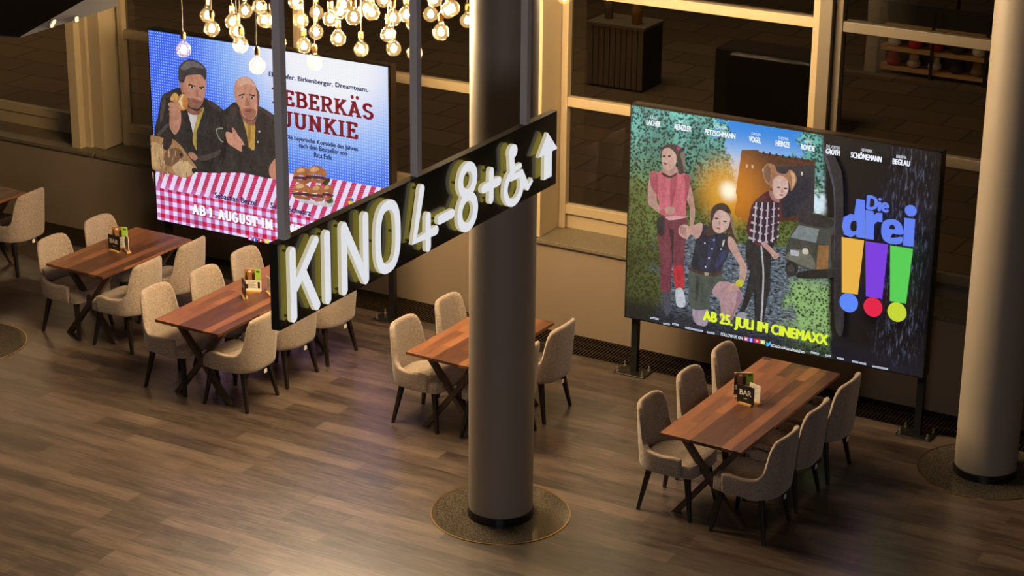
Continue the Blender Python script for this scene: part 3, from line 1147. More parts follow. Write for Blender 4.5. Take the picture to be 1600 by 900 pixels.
T0, B0 = 0.92, 0.08
SLAB = {
    ' ': (0.34, [], []), '.': (0.26, [[(0.11, 0.07), (0.14, 0.07)]], []),
    'I': (0.42, [[(0.20, B0), (0.20, T0)]], [(0.20, 0, .17), (0.20, 1, .17)]),
    'L': (0.66, [[(0.19, B0), (0.19, T0)], [(0.19, 0.06), (0.55, 0.06), (0.55, 0.28)]], [(0.19, 0, .16), (0.19, 1, .17)]),
    'E': (0.68, [[(0.19, B0), (0.19, T0)], [(0.19, 0.06), (0.56, 0.06), (0.56, 0.26)], [(0.19, 0.94), (0.54, 0.94), (0.54, 0.76)], [(0.19, 0.51), (0.42, 0.51)], [(0.42, 0.42), (0.42, 0.60)]], [(0.17, 0, .15), (0.17, 1, .15)]),
    'B': (0.74, [[(0.19, B0), (0.19, T0)], [(0.19, 0.94), (0.38, 0.94)] + arc(0.38, 0.73, 0.19, 0.21, 90, -90) + [(0.19, 0.52)], [(0.36, 0.52)] + arc(0.40, 0.29, 0.22, 0.23, 90, -90) + [(0.19, 0.06)]], [(0.17, 0, .15), (0.17, 1, .15)]),
    'R': (0.76, [[(0.19, B0), (0.19, T0)], [(0.19, 0.94), (0.38, 0.94)] + arc(0.38, 0.71, 0.21, 0.23, 90, -90) + [(0.19, 0.48)], [(0.38, 0.46), (0.60, B0)]], [(0.19, 0, .17), (0.17, 1, .15), (0.64, 0, .10)]),
    'K': (0.78, [[(0.19, B0), (0.19, T0)], [(0.22, 0.42), (0.58, T0)], [(0.34, 0.56), (0.62, B0)]], [(0.19, 0, .17), (0.19, 1, .17), (0.58, 1, .14), (0.63, 0, .14)]),
    'A': (0.80, [[(0.14, B0), (0.37, 0.95)], [(0.37, 0.95), (0.62, B0)], [(0.22, 0.33), (0.54, 0.33)]], [(0.14, 0, .14), (0.62, 0, .15), (0.33, 1, .12)]),
    'S': (0.66, [arc(0.32, 0.72, 0.20, 0.22, 30, 180) + arc(0.32, 0.72, 0.20, 0.22, 180, 255, 4) + [(0.42, 0.46)] + arc(0.32, 0.28, 0.22, 0.22, 40, -90, 8) + arc(0.32, 0.28, 0.22, 0.22, -90, -160, 5)], []),
    'J': (0.58, [[(0.36, T0), (0.36, 0.26)] + arc(0.22, 0.26, 0.14, 0.20, 0, -170, 9)], [(0.36, 1, .18)]),
    'U': (0.78, [[(0.18, T0), (0.18, 0.32)] + arc(0.38, 0.32, 0.20, 0.26, 180, 360) + [(0.58, T0)]], [(0.18, 1, .16), (0.58, 1, .15)]),
    'N': (0.82, [[(0.18, B0), (0.18, T0)], [(0.18, T0), (0.60, B0)], [(0.60, B0), (0.60, T0)]], [(0.18, 0, .15), (0.16, 1, .14), (0.60, 1, .15)]),
    'M': (0.98, [[(0.17, B0), (0.19, T0)], [(0.19, T0), (0.46, 0.14)], [(0.46, 0.14), (0.72, T0)], [(0.72, T0), (0.75, B0)]], [(0.17, 0, .14), (0.17, 1, .13), (0.75, 0, .15), (0.75, 1, .13)]),
    'T': (0.70, [[(0.33, B0), (0.33, 0.94)], [(0.07, 0.72), (0.08, 0.94), (0.58, 0.94), (0.59, 0.72)]], [(0.33, 0, .17)]),
    'G': (0.76, [arc(0.38, 0.50, 0.26, 0.44, 50, 310, 22) + [(0.58, 0.14), (0.58, 0.44)], [(0.42, 0.42), (0.68, 0.42)]], []),
    'C': (0.72, [arc(0.38, 0.50, 0.26, 0.44, 45, 315, 22), [(0.58, 0.66), (0.58, 0.90)]], []),
    '1': (0.46, [[(0.24, B0), (0.24, 0.92)], [(0.10, 0.78), (0.24, 0.92)]], [(0.24, 0, .17)]),
    'X': (0.78, [[(0.14, B0), (0.60, T0)], [(0.14, T0), (0.60, B0)]], [(0.14, 0, .13), (0.60, 0, .13), (0.14, 1, .13), (0.60, 1, .13)]),
}

def light_box(x0, label, screen_mat, glabel):
    t = thing('poster_light_box', label, 'light box poster', (x0, PY, 0), 0, 'backlit film posters')
    bm = bmesh.new()
    box(bm, 0.0, 0.004, PZ, PW, 0.125, PZ + PH)
    link('housing', bm, M['housing'], t, bevel=0.004)
    bm = bmesh.new()
    for a in ((0, -0.001, PZ, 0.012, 0.02, PZ + PH), (PW - 0.012, -0.001, PZ, PW, 0.02, PZ + PH), (0, -0.001, PZ, PW, 0.02, PZ + 0.012), (0, -0.001, PZ + PH - 0.012, PW, 0.02, PZ + PH)):
        box(bm, *a)
    link('rim', bm, M['black'], t)
    for xc in (0.075, PW - 0.045):
        p = link('post', bxm(xc - 0.03, 0.065, 0.012, xc + 0.03, 0.125, PZ), M['black'], t)
        b = link('base_plate', bxm(xc - 0.17, -0.02, 0.0, xc + 0.15, 0.20, 0.012), M['black'], t, bevel=0.02, seg=3)
        for sx in (-0.135, 0.115):
            for sy in (0.015, 0.165):
                bm = bmesh.new()
                lathe(bm, [(0, 0.012), (0.016, 0.012), (0.016, 0.022), (0.009, 0.022), (0.009, 0.058), (0.0, 0.062)], 10, c=(xc + sx, sy, 0))
                link('bolt', bm, M['bolt'], b)
    bm = bmesh.new()
    box(bm, 0.01, -0.0005, 0.01, PW - 0.01, 0.004, PH - 0.01)
    sc = link('screen', bm, screen_mat, t, loc=(0, 0, PZ))
    return t, sc

def grain_uv(s):
    x = s.xyz(s.coord())
    return x[0], x[2]

def comedy_mat():
    s = NT('comedy_print')
    u, v = grain_uv(s)
    blue = s2l((52, 98, 236))
    # sky blue brightening to white towards the upper right
    du = s.math('MULTIPLY', s.math('SUBTRACT', u, 2.15), 0.75)
    dv = s.math('SUBTRACT', v, 2.0)
    d = s.math('SQRT', s.math('ADD', s.math('MULTIPLY', du, du), s.math('MULTIPLY', dv, dv)))
    w = s.math('SUBTRACT', 1.0, s.ss(d, 0.25, 1.25))
    c = s.mix(w, blue, s2l((240, 240, 244)))
    cy = s.math('SUBTRACT', 1.0, s.ss(s.math('ABSOLUTE', s.math('SUBTRACT', d, 0.85)), 0.0, 0.45))
    c = s.mix(s.math('MULTIPLY', cy, 0.35), c, s2l((96, 190, 250)))
    c = s.mix(s.math('MULTIPLY', s.ss(v, 1.2, 0.55), 0.55), c, s2l((64, 124, 238)))
    # fine light pattern
    k = 2 * PI / 0.058
    a = s.math('SINE', s.math('MULTIPLY', s.math('ADD', u, v), k))
    b = s.math('SINE', s.math('MULTIPLY', s.math('SUBTRACT', u, v), k))
    dots = s.ss(s.math('ADD', s.math('MULTIPLY', a, b), s.math('MULTIPLY', s.noise(s.coord(), 60, 2), 0.5)), 0.55, 0.95)
    c = s.mix(s.math('MULTIPLY', dots, 0.55), c, s2l((214, 232, 255)))
    return s.screen(c, 1.0)

def cloth_top_mat():
    s = NT('gingham_top_print')
    u, v = grain_uv(s)
    sk = s.math('SUBTRACT', u, s.math('MULTIPLY', v, 0.42))
    fu = s.math('FRACT', s.math('DIVIDE', sk, 0.112))
    st = s.ss(s.math('ABSOLUTE', s.math('SUBTRACT', fu, 0.5)), 0.23, 0.27)
    back = s.ss(s.math('SUBTRACT', v, s.math('MULTIPLY', u, -0.02)), 0.36, 0.48)
    redc = s.mix(back, s2l((196, 110, 176)), s2l((196, 34, 78)))
    whi = s.mix(back, s2l((236, 222, 250)), s2l((226, 220, 246)))
    c = s.mix(st, whi, redc)
    fv = s.math('FRACT', s.math('DIVIDE', v, 0.021))
    ln = s.ss(s.math('ABSOLUTE', s.math('SUBTRACT', fv, 0.5)), 0.32, 0.40)
    c = s.mix(s.math('MULTIPLY', ln, 0.38), c, s2l((204, 150, 204)))
    return s.screen(c, 1.0)

def cloth_front_mat():
    s = NT('gingham_front_print')
    u, v = grain_uv(s)
    def band(x, p, o):
        f = s.math('FRACT', s.math('ADD', s.math('DIVIDE', x, p), o))
        return s.ss(s.math('ABSOLUTE', s.math('SUBTRACT', f, 0.5)), 0.235, 0.265)
    a = band(u, 0.107, 0.17)
    b = band(v, 0.096, 0.30)
    one = s.mix(a, s2l((232, 224, 252)), s2l((198, 116, 184)))
    two = s.mix(a, s2l((206, 120, 180)), s2l((200, 22, 48)))
    c = s.mix(b, one, two)
    n = s.noise(s.coord(), 3.0, 2)
    c = s.mix(s.math('MULTIPLY', s.ss(n, 0.45, 0.75), 0.35), c, s2l((120, 60, 110)))
    return s.screen(c, 1.0)

# ---- left: blue comedy poster
X1 = -13.677
LB, SC = light_box(X1, 'backlit film poster with two men in black jackets on blue above red gingham', comedy_mat(), '')
def cloth(pts, mt, name, lay):
    a = Art(X1, lay)
    a.poly(pts, (255, 255, 255), smooth=False)
    a.done(name, SC, mt)
cloth([(239.5, 268), (316, 263), (452, 271), (528, 281), (611, 296), (611, 366), (458, 334), (243, 292)], cloth_top_mat(), 'printed_cloth_top', 1)
cloth([(243, 292), (458, 334), (611, 366), (611, 405), (600, 415.5), (244.0, 347.3)], cloth_front_mat(), 'printed_cloth_front', 2)

# generic figures: plain stand-ins in the colours of the print
def face_marks(A, c, eyes, brows, nose, mouth, dark=(70, 40, 32)):
    for (x, y) in eyes:
        A.z(c, [(x - 15, y), (x, y - 8), (x + 15, y), (x, y + 7)], (225, 214, 206))
        A.z(c, [(x - 6, y - 6), (x + 6, y - 6), (x + 6, y + 6), (x - 6, y + 6)], (40, 34, 34))
    for q in brows:
        A.z(c, q, dark, False)
    A.z(c, nose, (176, 110, 86))
    A.z(c, mouth, (142, 74, 66))

C1 = (235, 80, 120 / 540.)
A = Art(X1, 4)
JK, JD, JL = (34, 26, 24), (20, 15, 14), (74, 62, 56)
A.z(C1, [(30, 575), (60, 440), (80, 320), (130, 285), (215, 255), (330, 300), (420, 350), (500, 400), (540, 470), (552, 620), (556, 780), (540, 850), (300, 850), (60, 840)], JK)
A.z(C1, [(80, 318), (130, 286), (205, 292), (150, 318), (95, 330)], (56, 46, 38))
A.z(C1, [(400, 352), (430, 348), (510, 410), (505, 428), (440, 395)], (56, 46, 38))
for q in ([(50, 580), (120, 510), (135, 520), (70, 590)], [(330, 745), (420, 720), (500, 690), (470, 735), (380, 770)], [(80, 360), (110, 340), (95, 450), (72, 500)]):
    A.z(C1, q, JL)
A.z(C1, [(265, 420), (300, 440), (345, 425), (330, 520), (310, 600), (290, 520)], (214, 206, 208))
A.z(C1, [(340, 430), (378, 395), (370, 440), (330, 560), (322, 620), (330, 690), (318, 680), (300, 610)], (186, 160, 70))
A.z(C1, [(245, 380), (330, 420), (375, 390), (350, 440), (300, 446), (262, 420)], (150, 92, 70))
A.z(C1, [(205, 205), (222, 200), (240, 280), (222, 285)], (186, 120, 96))
A.z(C1, [(232, 150), (300, 130), (388, 180), (390, 270), (378, 340), (350, 395), (310, 400), (270, 375), (240, 290)], (204, 140, 112))
A.z(C1, [(252, 330), (300, 330), (360, 345), (376, 330), (352, 395), (312, 402), (272, 376)], (150, 98, 80))
A.z(C1, [(200, 195), (205, 110), (255, 60), (330, 66), (390, 115), (398, 175), (386, 200), (360, 165), (300, 165), (255, 175), (240, 215), (215, 215)], (60, 52, 50))
A.z(C1, [(215, 120), (260, 70), (330, 78), (380, 120), (300, 110), (250, 130)], (112, 104, 102))
face_marks(A, C1, [(297, 252), (364, 262)], [[(272, 226), (322, 240), (320, 250), (272, 238)], [(345, 250), (384, 245), (384, 256), (346, 260)]], [(330, 265), (344, 300), (348, 318), (325, 318)], [(302, 345), (340, 350), (366, 358), (340, 366), (312, 358)])
# raised hand with a roll
A.z(C1, [(140, 500), (150, 380), (190, 350), (215, 400), (222, 480), (212, 540), (180, 585), (150, 550)], (198, 136, 110))
A.z(C1, [(145, 330), (175, 290), (205, 315), (200, 350), (160, 350)], (226, 168, 92))
A.z(C1, [(200, 330), (235, 296), (268, 340), (266, 390), (235, 415), (200, 390)], (214, 142, 66))
A.z(C1, [(205, 345), (238, 300), (225, 350), (238, 402), (215, 372)], (240, 212, 160))
for k in range(4):
    A.z(C1, [(130 + k * 5, 372 + k * 34), (150, 355 + k * 32), (200, 370 + k * 24), (216, 395 + k * 22), (196, 408 + k * 24), (150, 392 + k * 32)], (206 - 8 * k, 144 - 6 * k, 116 - 6 * k))
A.z(C1, [(468, 545), (520, 535), (545, 560), (548, 620), (525, 640), (490, 615)], (150, 140, 112))
A.z(C1, [(476, 552), (518, 543), (538, 565), (540, 612), (522, 630), (495, 608)], (48, 46, 44))
A.z(C1, [(275, 715), (310, 710), (340, 745), (320, 765), (290, 745)], (190, 130, 104))
A.done('printed_man', SC)

C2 = (340, 100, 120 / 568.)
A = Art(X1, 60)
A.z(C2, [(45, 360), (100, 310), (150, 275), (300, 300), (400, 350), (490, 435), (480, 560), (485, 700), (480, 800), (400, 840), (200, 800), (0, 790), (40, 700), (80, 640), (60, 500)], (44, 34, 30))
A.z(C2, [(310, 318), (350, 320), (490, 432), (485, 445), (400, 392)], (72, 52, 46))
A.z(C2, [(95, 330), (150, 320), (130, 420), (80, 470)], (60, 48, 42))
A.z(C2, [(180, 340), (205, 385), (240, 430), (290, 440), (292, 520), (285, 630), (245, 600), (232, 520), (205, 420)], (206, 158, 70))
A.z(C2, [(240, 430), (262, 440), (252, 600), (240, 590)], (168, 122, 50))
A.z(C2, [(175, 330), (230, 410), (300, 400), (305, 340), (290, 440), (240, 440), (200, 400)], (150, 94, 74))
A.z(C2, [(140, 150), (165, 105), (215, 88), (270, 110), (305, 170), (318, 250), (310, 340), (285, 400), (240, 408), (200, 370), (175, 310), (150, 270), (138, 215)], (214, 150, 122))
A.z(C2, [(165, 110), (215, 92), (268, 114), (290, 160), (230, 140), (180, 160)], (232, 180, 152))
A.z(C2, [(200, 330), (240, 318), (290, 330), (300, 360), (280, 400), (240, 408), (212, 375)], (168, 106, 82))
A.z(C2, [(300, 170), (325, 215), (322, 290), (310, 330), (312, 250)], (120, 74, 60))
face_marks(A, C2, [(200, 240), (272, 242)], [[(172, 222), (216, 212), (218, 222), (174, 232)], [(250, 214), (294, 226), (292, 236), (250, 224)]], [(232, 240), (252, 290), (248, 305), (220, 302)], [(215, 338), (240, 330), (272, 342), (240, 350)])
A.z(C2, [(80, 495), (130, 505), (122, 465), (140, 470), (170, 520), (218, 590), (200, 640), (140, 610), (90, 570)], (212, 148, 120))
A.z(C2, [(200, 595), (230, 600), (245, 640), (225, 660), (200, 640)], (30, 28, 30))
A.z(C2, [(400, 760), (420, 720), (455, 680), (475, 690), (465, 740), (500, 770), (495, 830), (440, 845), (405, 820)], (206, 140, 112))
for q in ([(322, 486), (332, 486), (332, 498), (322, 498)], [(312, 563), (322, 563), (322, 575), (312, 575)]):
    A.z(C2, q, (220, 214, 206))
A.done('printed_man', SC)

A = Art(X1, 100)
A.z(C1, [(15, 600), (70, 590), (110, 600), (180, 610), (240, 660), (275, 710), (320, 770), (350, 820), (320, 860), (270, 880), (210, 868), (160, 850), (100, 845), (40, 820), (26, 790)], (176, 130, 84))
A.z(C1, [(105, 660), (120, 590), (145, 545), (172, 590), (172, 640), (140, 690)], (52, 36, 30))
A.z(C1, [(130, 700), (190, 670), (240, 690), (255, 730), (220, 760), (170, 800), (120, 780)], (122, 84, 54))
A.z(C1, [(20, 640), (90, 650), (110, 740), (90, 820), (30, 790)], (206, 164, 112))
A.z(C1, [(180, 800), (250, 760), (310, 790), (330, 845), (270, 876), (210, 862)], (214, 174, 128))
A.z(C1, [(318, 815), (345, 815), (352, 832), (330, 848), (316, 836)], (24, 18, 18))
A.z(C1, [(228, 712), (246, 708), (252, 726), (236, 732)], (26, 18, 16))
random.seed(4)
for k in range(46):
    x, y = random.uniform(30, 310), random.uniform(640, 850)
    if y > 640 + (x - 30) * 0.02 and y > 610 + max(0, x - 180) * 1.2:
        l = random.uniform(30, 60)
        A.z(C1, [(x, y), (x + 5, y), (x - 8 + l * .2, y + l), (x - 10 + l * .2, y + l)], random.choice([(232, 200, 150), (96, 64, 44), (206, 160, 106)]), False)
A.done('printed_dog', SC)

C3 = (440, 90, 180 / 648.)
A = Art(X1, 160)
A.z(C3, [(112, 770), (200, 795), (318, 800), (318, 815), (300, 828), (180, 812), (105, 785)], (224, 220, 226))
def burger(x, y, w, h):
    A.z(C3, [(x - w, y + h * .2), (x - w * .9, y - h * .5), (x, y - h), (x + w * .9, y - h * .4), (x + w, y + h * .35), (x + w * .3, y + h * .2), (x - w * .4, y + h * .1)], (190, 116, 62))
    A.z(C3, [(x - w * .7, y - h * .35), (x - w * .2, y - h * .85), (x + w * .3, y - h * .6), (x, y - h * .3)], (232, 178, 122))
    A.z(C3, [(x - w, y + h * .25), (x, y + h * .25), (x + w, y + h * .45), (x + w * .9, y + h * .75), (x, y + h * .62), (x - w * .95, y + h * .55)], (92, 36, 30))
    A.z(C3, [(x - w * .95, y + h * .6), (x, y + h * .7), (x + w * .9, y + h * .8), (x + w * .6, y + h * 1.15), (x, y + h * 1.1), (x - w * .7, y + h * .95)], (176, 104, 58))
for q in ((140, 735, 50, 44), (230, 745, 42, 44), (288, 740, 30, 40), (146, 645, 48, 44), (225, 640, 56, 46)):
    burger(*q)
A.z(C3, [(262, 690), (295, 662), (302, 680), (280, 705)], (44, 60, 30))
A.z(C3, [(285, 790), (315, 780), (318, 800), (290, 806)], (52, 84, 36))
A.done('printed_burgers', SC)

A = Art(X1, 215)
RED, NAVY = (126, 24, 34), (28, 44, 96)
A.slab('LEBERKAS', (435.0, 158), (594.5, 183.2), 25, RED, 0.185)
A.cut('lettering', SC, M['flatprint'])
A.disc((560.2, 147.6), 0.019, RED)
A.disc((568.2, 148.9), 0.019, RED)
A.slab('JUNKIE', (452.5, 194.2), (570.5, 213.2), 26, RED, 0.185)
A.cut('lettering', SC, M['flatprint'])
A.text('Eberhofer. Birkenberger. Dreamteam.', (430.5, 117.0), (585.5, 142.5), 9.5, NAVY, 0.05)
A.cut('lettering', SC, M['flatprint'])
A.text('Die bayerische Komödie des Jahres', (457, 217), (569.5, 231.5), 9.0, NAVY, 0.05)
A.cut('lettering', SC, M['flatprint'])
A.text('nach dem Bestseller von', (477.5, 226.5), (552.5, 238.5), 7.8, NAVY, 0.05)
A.cut('lettering', SC, M['flatprint'])
A.text('Rita Falk', (501, 241.0), (529.5, 245.5), 7.6, NAVY, 0.05)
A.cut('lettering', SC, M['flatprint'])
A.text('Sebastian Bezzel', (346, 305.0), (412.5, 316.5), 9.5, (24, 30, 84), 0.05)
A.cut('lettering', SC, M['flatprint'])
A.text('Simon Schwarz', (433, 320.5), (496, 332.5), 9.5, (24, 30, 84), 0.05)
A.cut('lettering', SC, M['flatprint'])
A.slab('AB 1. AUGUST IM CINEMAXX', (311.5, 330.5), (529, 371.5), 16.5, (252, 250, 255), 0.24)
A.cut('lettering', SC, M['flatprint'])
A.text('follow us on', (381, 363.5), (397, 367), 4.5, (250, 250, 255), 0.02)
A.cut('lettering', SC, M['flatprint'])
for x, y, c in ((401.5, 367.5, (214, 90, 150)), (408.5, 369.0, (60, 90, 220)), (418, 370.5, (214, 30, 44)), (427.5, 372.0, (240, 220, 110))):
    h = 3.2 if x != 418 else 4.2
    A.poly([(x - h, y - 3.6), (x + h, y - 2.4), (x + h, y + 3.6), (x - h, y + 2.4)], c, False)
A.disc((401.5, 367.8), 0.011, (250, 240, 250))
A.text('f', (407.5, 371.6), (410, 372), 5, (250, 250, 255), 0.03)
A.cut('lettering', SC, M['flatprint'])
A.poly([(417, 368.8), (420, 371), (417, 372.6)], (250, 250, 255), False)
A.poly([(309, 347.0), (315, 347.8), (315, 350.6), (309, 349.6)], (246, 240, 250), False)
A.done('printed_icons', SC, M['flatprint'])
A = Art(X1, 250)
A.disc((559, 308.5), 0.036, (226, 200, 60))
A.poly([(555, 305), (559, 303.6), (559, 308.5), (554, 309)], (200, 50, 60))
A.poly([(559, 303.6), (563.6, 306), (563.6, 309), (559, 308.5)], (60, 100, 210))
A.done('printed_badge', SC, M['flatprint'])

# ---- right: crime film poster
X2 = -8.252
def forest_mat():
    s = NT('forest_print')
    u, v = grain_uv(s)
    co = s.coord()
    n1 = s.noise(co, 5.0, 5, 0.7)
    wob = s.math('MULTIPLY', s.math('SUBTRACT', n1, 0.5), 1.0)
    # sky
    sky = s.mix(s.ss(v, 1.45, 2.0), s2l((206, 226, 240)), s2l((24, 130, 220)))
    # leaves
    vo = s.n('TexVoronoi', feature='F1')
    s.put(vo.inputs['Vector'], co)
    vo.inputs['Scale'].default_value = 42
    lf = s.math('ADD', s.math('MULTIPLY', vo.outputs['Distance'], 0.9), s.math('MULTIPLY', s.noise(co, 16, 4, 0.7), 0.9))
    lf2 = s.ss(lf, 0.55, 1.05)
    top = s.ss(v, 1.2, 2.0)
    dark = s.mix(top, s2l((20, 24, 14)), s2l((14, 66, 70)))
    lite = s.mix(top, s2l((120, 150, 84)), s2l((130, 226, 214)))
    leaf = s.mix(s.math('MULTIPLY', s.math('POWER', lf2, 2.0), 0.85), dark, lite)
    big = s.ss(s.noise(co, 2.6, 3), 0.35, 0.7)
    leaf = s.mix(s.math('MULTIPLY', s.math('SUBTRACT', 1.0, big), 0.55), leaf, s2l((16, 18, 12)))
    edge = s.math('SUBTRACT', s.math('ADD', 1.02, s.math('MULTIPLY', s.math('SUBTRACT', 1.6, v), 0.35)), s.math('MULTIPLY', wob, 1.1))
    left = s.ss(s.math('SUBTRACT', u, edge), 0.03, -0.03)
    edge2 = s.math('ADD', 1.62, s.math('MULTIPLY', wob, 0.9))
    right = s.math('MULTIPLY', s.ss(s.math('SUBTRACT', u, edge2), -0.03, 0.03), s.ss(s.math('ADD', v, wob), 1.45, 1.6))
    c = s.mix(s.math('MAXIMUM', left, right), sky, leaf)
    # hedge band and path
    hedge = s.ss(s.math('ADD', v, s.math('MULTIPLY', wob, 0.5)), 1.38, 1.28)
    c = s.mix(hedge, c, s.mix(0.4, leaf, s2l((92, 84, 36))))
    pn = s.noise(s.coord(scale=(1, 1, 2.6)), 22, 5, 0.75)
    path = s.mix(s.ss(pn, 0.38, 0.72), s2l((26, 30, 34)), s2l((150, 164, 178)))
    pm = s.ss(s.math('ADD', v, s.math('MULTIPLY', wob, 0.4)), 0.98, 0.86)
    pm = s.math('MULTIPLY', pm, s.ss(s.math('ADD', u, wob), 0.28, 0.46))
    c = s.mix(pm, c, path)
    grass = s.math('MULTIPLY', s.ss(s.math('SUBTRACT', u, s.math('MULTIPLY', wob, 0.6)), 1.55, 1.68), s.ss(v, 0.8, 0.6))
    c = s.mix(grass, c, s.mix(lf2, s2l((20, 34, 22)), s2l((138, 176, 110))))
    # evening glow low in the sky
    gx = s.math('SUBTRACT', u, 0.985)
    gv = s.math('SUBTRACT', v, 1.38)
    gd = s.math('SQRT', s.math('ADD', s.math('MULTIPLY', gx, gx), s.math('MULTIPLY', gv, gv)))
    c = s.mix(s.math('MULTIPLY', s.ss(gd, 0.42, 0.08), 0.8), c, s2l((232, 162, 44)))
    c = s.mix(s.ss(gd, 0.13, 0.02), c, s2l((255, 246, 214)))
    # dark wood on the right
    dn = s.noise(s.coord(scale=(3.0, 1, 0.5)), 16, 5, 0.75)
    trunk = s.mix(s.ss(dn, 0.50, 0.72), s2l((15, 12, 18)), s2l((112, 118, 150)))
    ng = s.ss(s.math('ABSOLUTE', s.math('SUBTRACT', u, 2.62)), 0.30, 0.02)
    trunk = s.mix(s.math('SUBTRACT', 1.0, ng), trunk, s.mix(s.ss(dn, 0.60, 0.80), s2l((14, 11, 16)), s2l((64, 66, 86))))
    rm = s.ss(s.math('ADD', s.math('SUBTRACT', u, s.math('MULTIPLY', s.math('SUBTRACT', 1.2, v), 0.10)), s.math('MULTIPLY', wob, 0.10)), 1.88, 1.93)
    c = s.mix(rm, c, trunk)
    # dark foot
    c = s.mix(s.math('MULTIPLY', s.ss(s.math('ADD', v, s.math('MULTIPLY', u, 0.02)), 0.34, 0.08), 0.86), c, s2l((22, 22, 34)))
    c = s.mix(s.math('MULTIPLY', s.ss(s.math('ADD', u, s.math('MULTIPLY', wob, 0.3)), 0.55, 0.2), s.math('MULTIPLY', s.ss(v, 1.1, 0.5), 0.5)), c, s2l((14, 16, 12)))
    return s.screen(c, 1.0)
RB, SR = light_box(X2, 'backlit film poster with three girls and three coloured exclamation marks', forest_mat(), '')

def hall_mat():
    s = NT('house_print')
    a = s.n('VertexColor', layer_name='print_color')
    u, v = grain_uv(s)
    n = s.noise(s.coord(), 30, 5, 0.7)
    c = s.mix(s.ss(n, 0.3, 0.75), s.mix(0.5, a.outputs[0], (0, 0, 0)), a.outputs[0])
    gx = s.math('SUBTRACT', u, 0.985)
    gv = s.math('SUBTRACT', v, 1.38)
    gd = s.math('SQRT', s.math('ADD', s.math('MULTIPLY', gx, gx), s.math('MULTIPLY', gv, gv)))
    c = s.mix(s.math('MULTIPLY', s.ss(gd, 0.55, 0.10), 0.75), c, s2l((216, 132, 34)))
    return s.screen(c, 1.0)

C4 = (1150, 230, 170 / 546.)
C5 = (985, 165, 260 / 1600.)
A = Art(X2, 2)
A.poly([(1159, 234), (1184, 234), (1188, 238), (1274, 251), (1272, 330), (1250, 345), (1160, 345), (1150, 300)], (96, 60, 44), False)
A.poly([(1200, 262), (1273, 258), (1272, 332), (1225, 340)], (60, 58, 66), False)
for x in range(1192, 1272, 10):
    y = 236 + (x - 1192) * 0.17
    A.poly([(x, y), (x + 3, y + .5), (x + 3, y + 5), (x, y + 5)], (40, 34, 40), False)
for x, y in ((1166, 256), (1175, 257), (1192, 263), (1252, 268)):
    A.poly([(x, y), (x + 3, y + .5), (x + 3, y + 6), (x, y + 5.5)], (220, 214, 206), False)
for x, y, w in ((1159, 322, 9), (1180, 326, 8)):
    A.poly([(x - w, y + 14), (x - w, y), (x - w * .6, y - 14), (x, y - 18), (x + w * .6, y - 13), (x + w, y + 1), (x + w, y + 16)], (58, 38, 20))
A.done('printed_house', SR, hall_mat())

# small three-wheeled van
A = Art(X2, 20)
A.z(C4, [(250, 560), (262, 470), (310, 380), (330, 330), (400, 330), (470, 350), (500, 380), (500, 600), (470, 625), (400, 620), (330, 600), (265, 575)], (64, 66, 58))
A.z(C4, [(318, 372), (330, 330), (400, 332), (470, 350), (500, 382), (470, 404), (400, 396)], (36, 34, 36))
A.z(C4, [(275, 450), (320, 388), (420, 410), (405, 478)], (128, 138, 140), False)
A.z(C4, [(425, 415), (468, 420), (465, 485), (420, 480)], (70, 74, 70), False)
A.z(C4, [(415, 490), (470, 490), (464, 612), (405, 612)], (150, 104, 54), False)
A.z(C4, [(250, 545), (300, 510), (380, 540), (400, 610), (330, 590), (262, 560)], (112, 112, 98))
A.z(C4, [(275, 512), (320, 518), (318, 545), (278, 540)], (186, 188, 196), False)
A.z(C4, [(338, 508), (362, 508), (366, 532), (340, 532)], (214, 206, 180))
A.z(C4, [(250, 610), (262, 572), (300, 575), (316, 605), (300, 640), (268, 645)], (20, 20, 20))
A.z(C4, [(262, 612), (272, 588), (292, 592), (298, 612), (284, 628)], (56, 56, 56))
A.z(C4, [(480, 440), (500, 430), (500, 600), (482, 610)], (30, 22, 20), False)
A.z(C4, [(330, 620), (500, 610), (490, 650), (320, 655)], (16, 16, 18))
A.done('printed_van', SR)

# tree trunk
A = Art(X2, 50)
A.z(C4, [(440, 0), (480, 0), (510, 60), (540, 150), (546, 400), (546, 900), (500, 880), (498, 500), (496, 250), (470, 80)], (28, 24, 33))
A.z(C4, [(434, 0), (450, 4), (500, 190), (504, 400), (498, 560), (498, 300), (488, 180)], (66, 66, 82))
A.done('printed_trunk', SR)

# girl in a pink top
C6 = (1000, 210, 110 / 341.)
SKN, SKD = (196, 150, 136), (150, 104, 96)
A = Art(X2, 60)
A.z(C6, [(95, 400), (165, 390), (232, 395), (232, 470), (222, 560), (216, 660), (218, 745), (182, 745), (170, 640), (160, 520), (150, 620), (155, 760), (110, 760), (104, 600), (92, 480)], (120, 50, 66))
A.z(C6, [(168, 640), (216, 640), (219, 745), (183, 745)], (196, 36, 52))
A.z(C6, [(150, 460), (170, 470), (166, 640), (158, 520)], (60, 24, 36))
A.z(C6, [(118, 765), (152, 765), (156, 850), (135, 870), (120, 830)], (70, 70, 86))
A.z(C6, [(182, 745), (212, 742), (228, 800), (222, 830), (190, 828), (180, 790)], (200, 204, 214))
A.z(C6, [(52, 210), (90, 190), (90, 270), (84, 320), (120, 352), (130, 372), (105, 378), (62, 345), (46, 320)], SKN)
A.z(C6, [(225, 215), (250, 230), (274, 350), (268, 430), (250, 440), (252, 360), (228, 290)], SKN)
A.z(C6, [(88, 180), (120, 170), (190, 175), (228, 185), (252, 205), (236, 290), (226, 330), (228, 388), (165, 402), (108, 375), (100, 320), (78, 260), (60, 230), (58, 178)], (214, 106, 122))
A.z(C6, [(58, 178), (88, 182), (98, 240), (92, 290), (72, 262), (60, 235)], (182, 82, 98))
A.z(C6, [(222, 195), (252, 205), (238, 300), (226, 320), (230, 250)], (178, 78, 96))
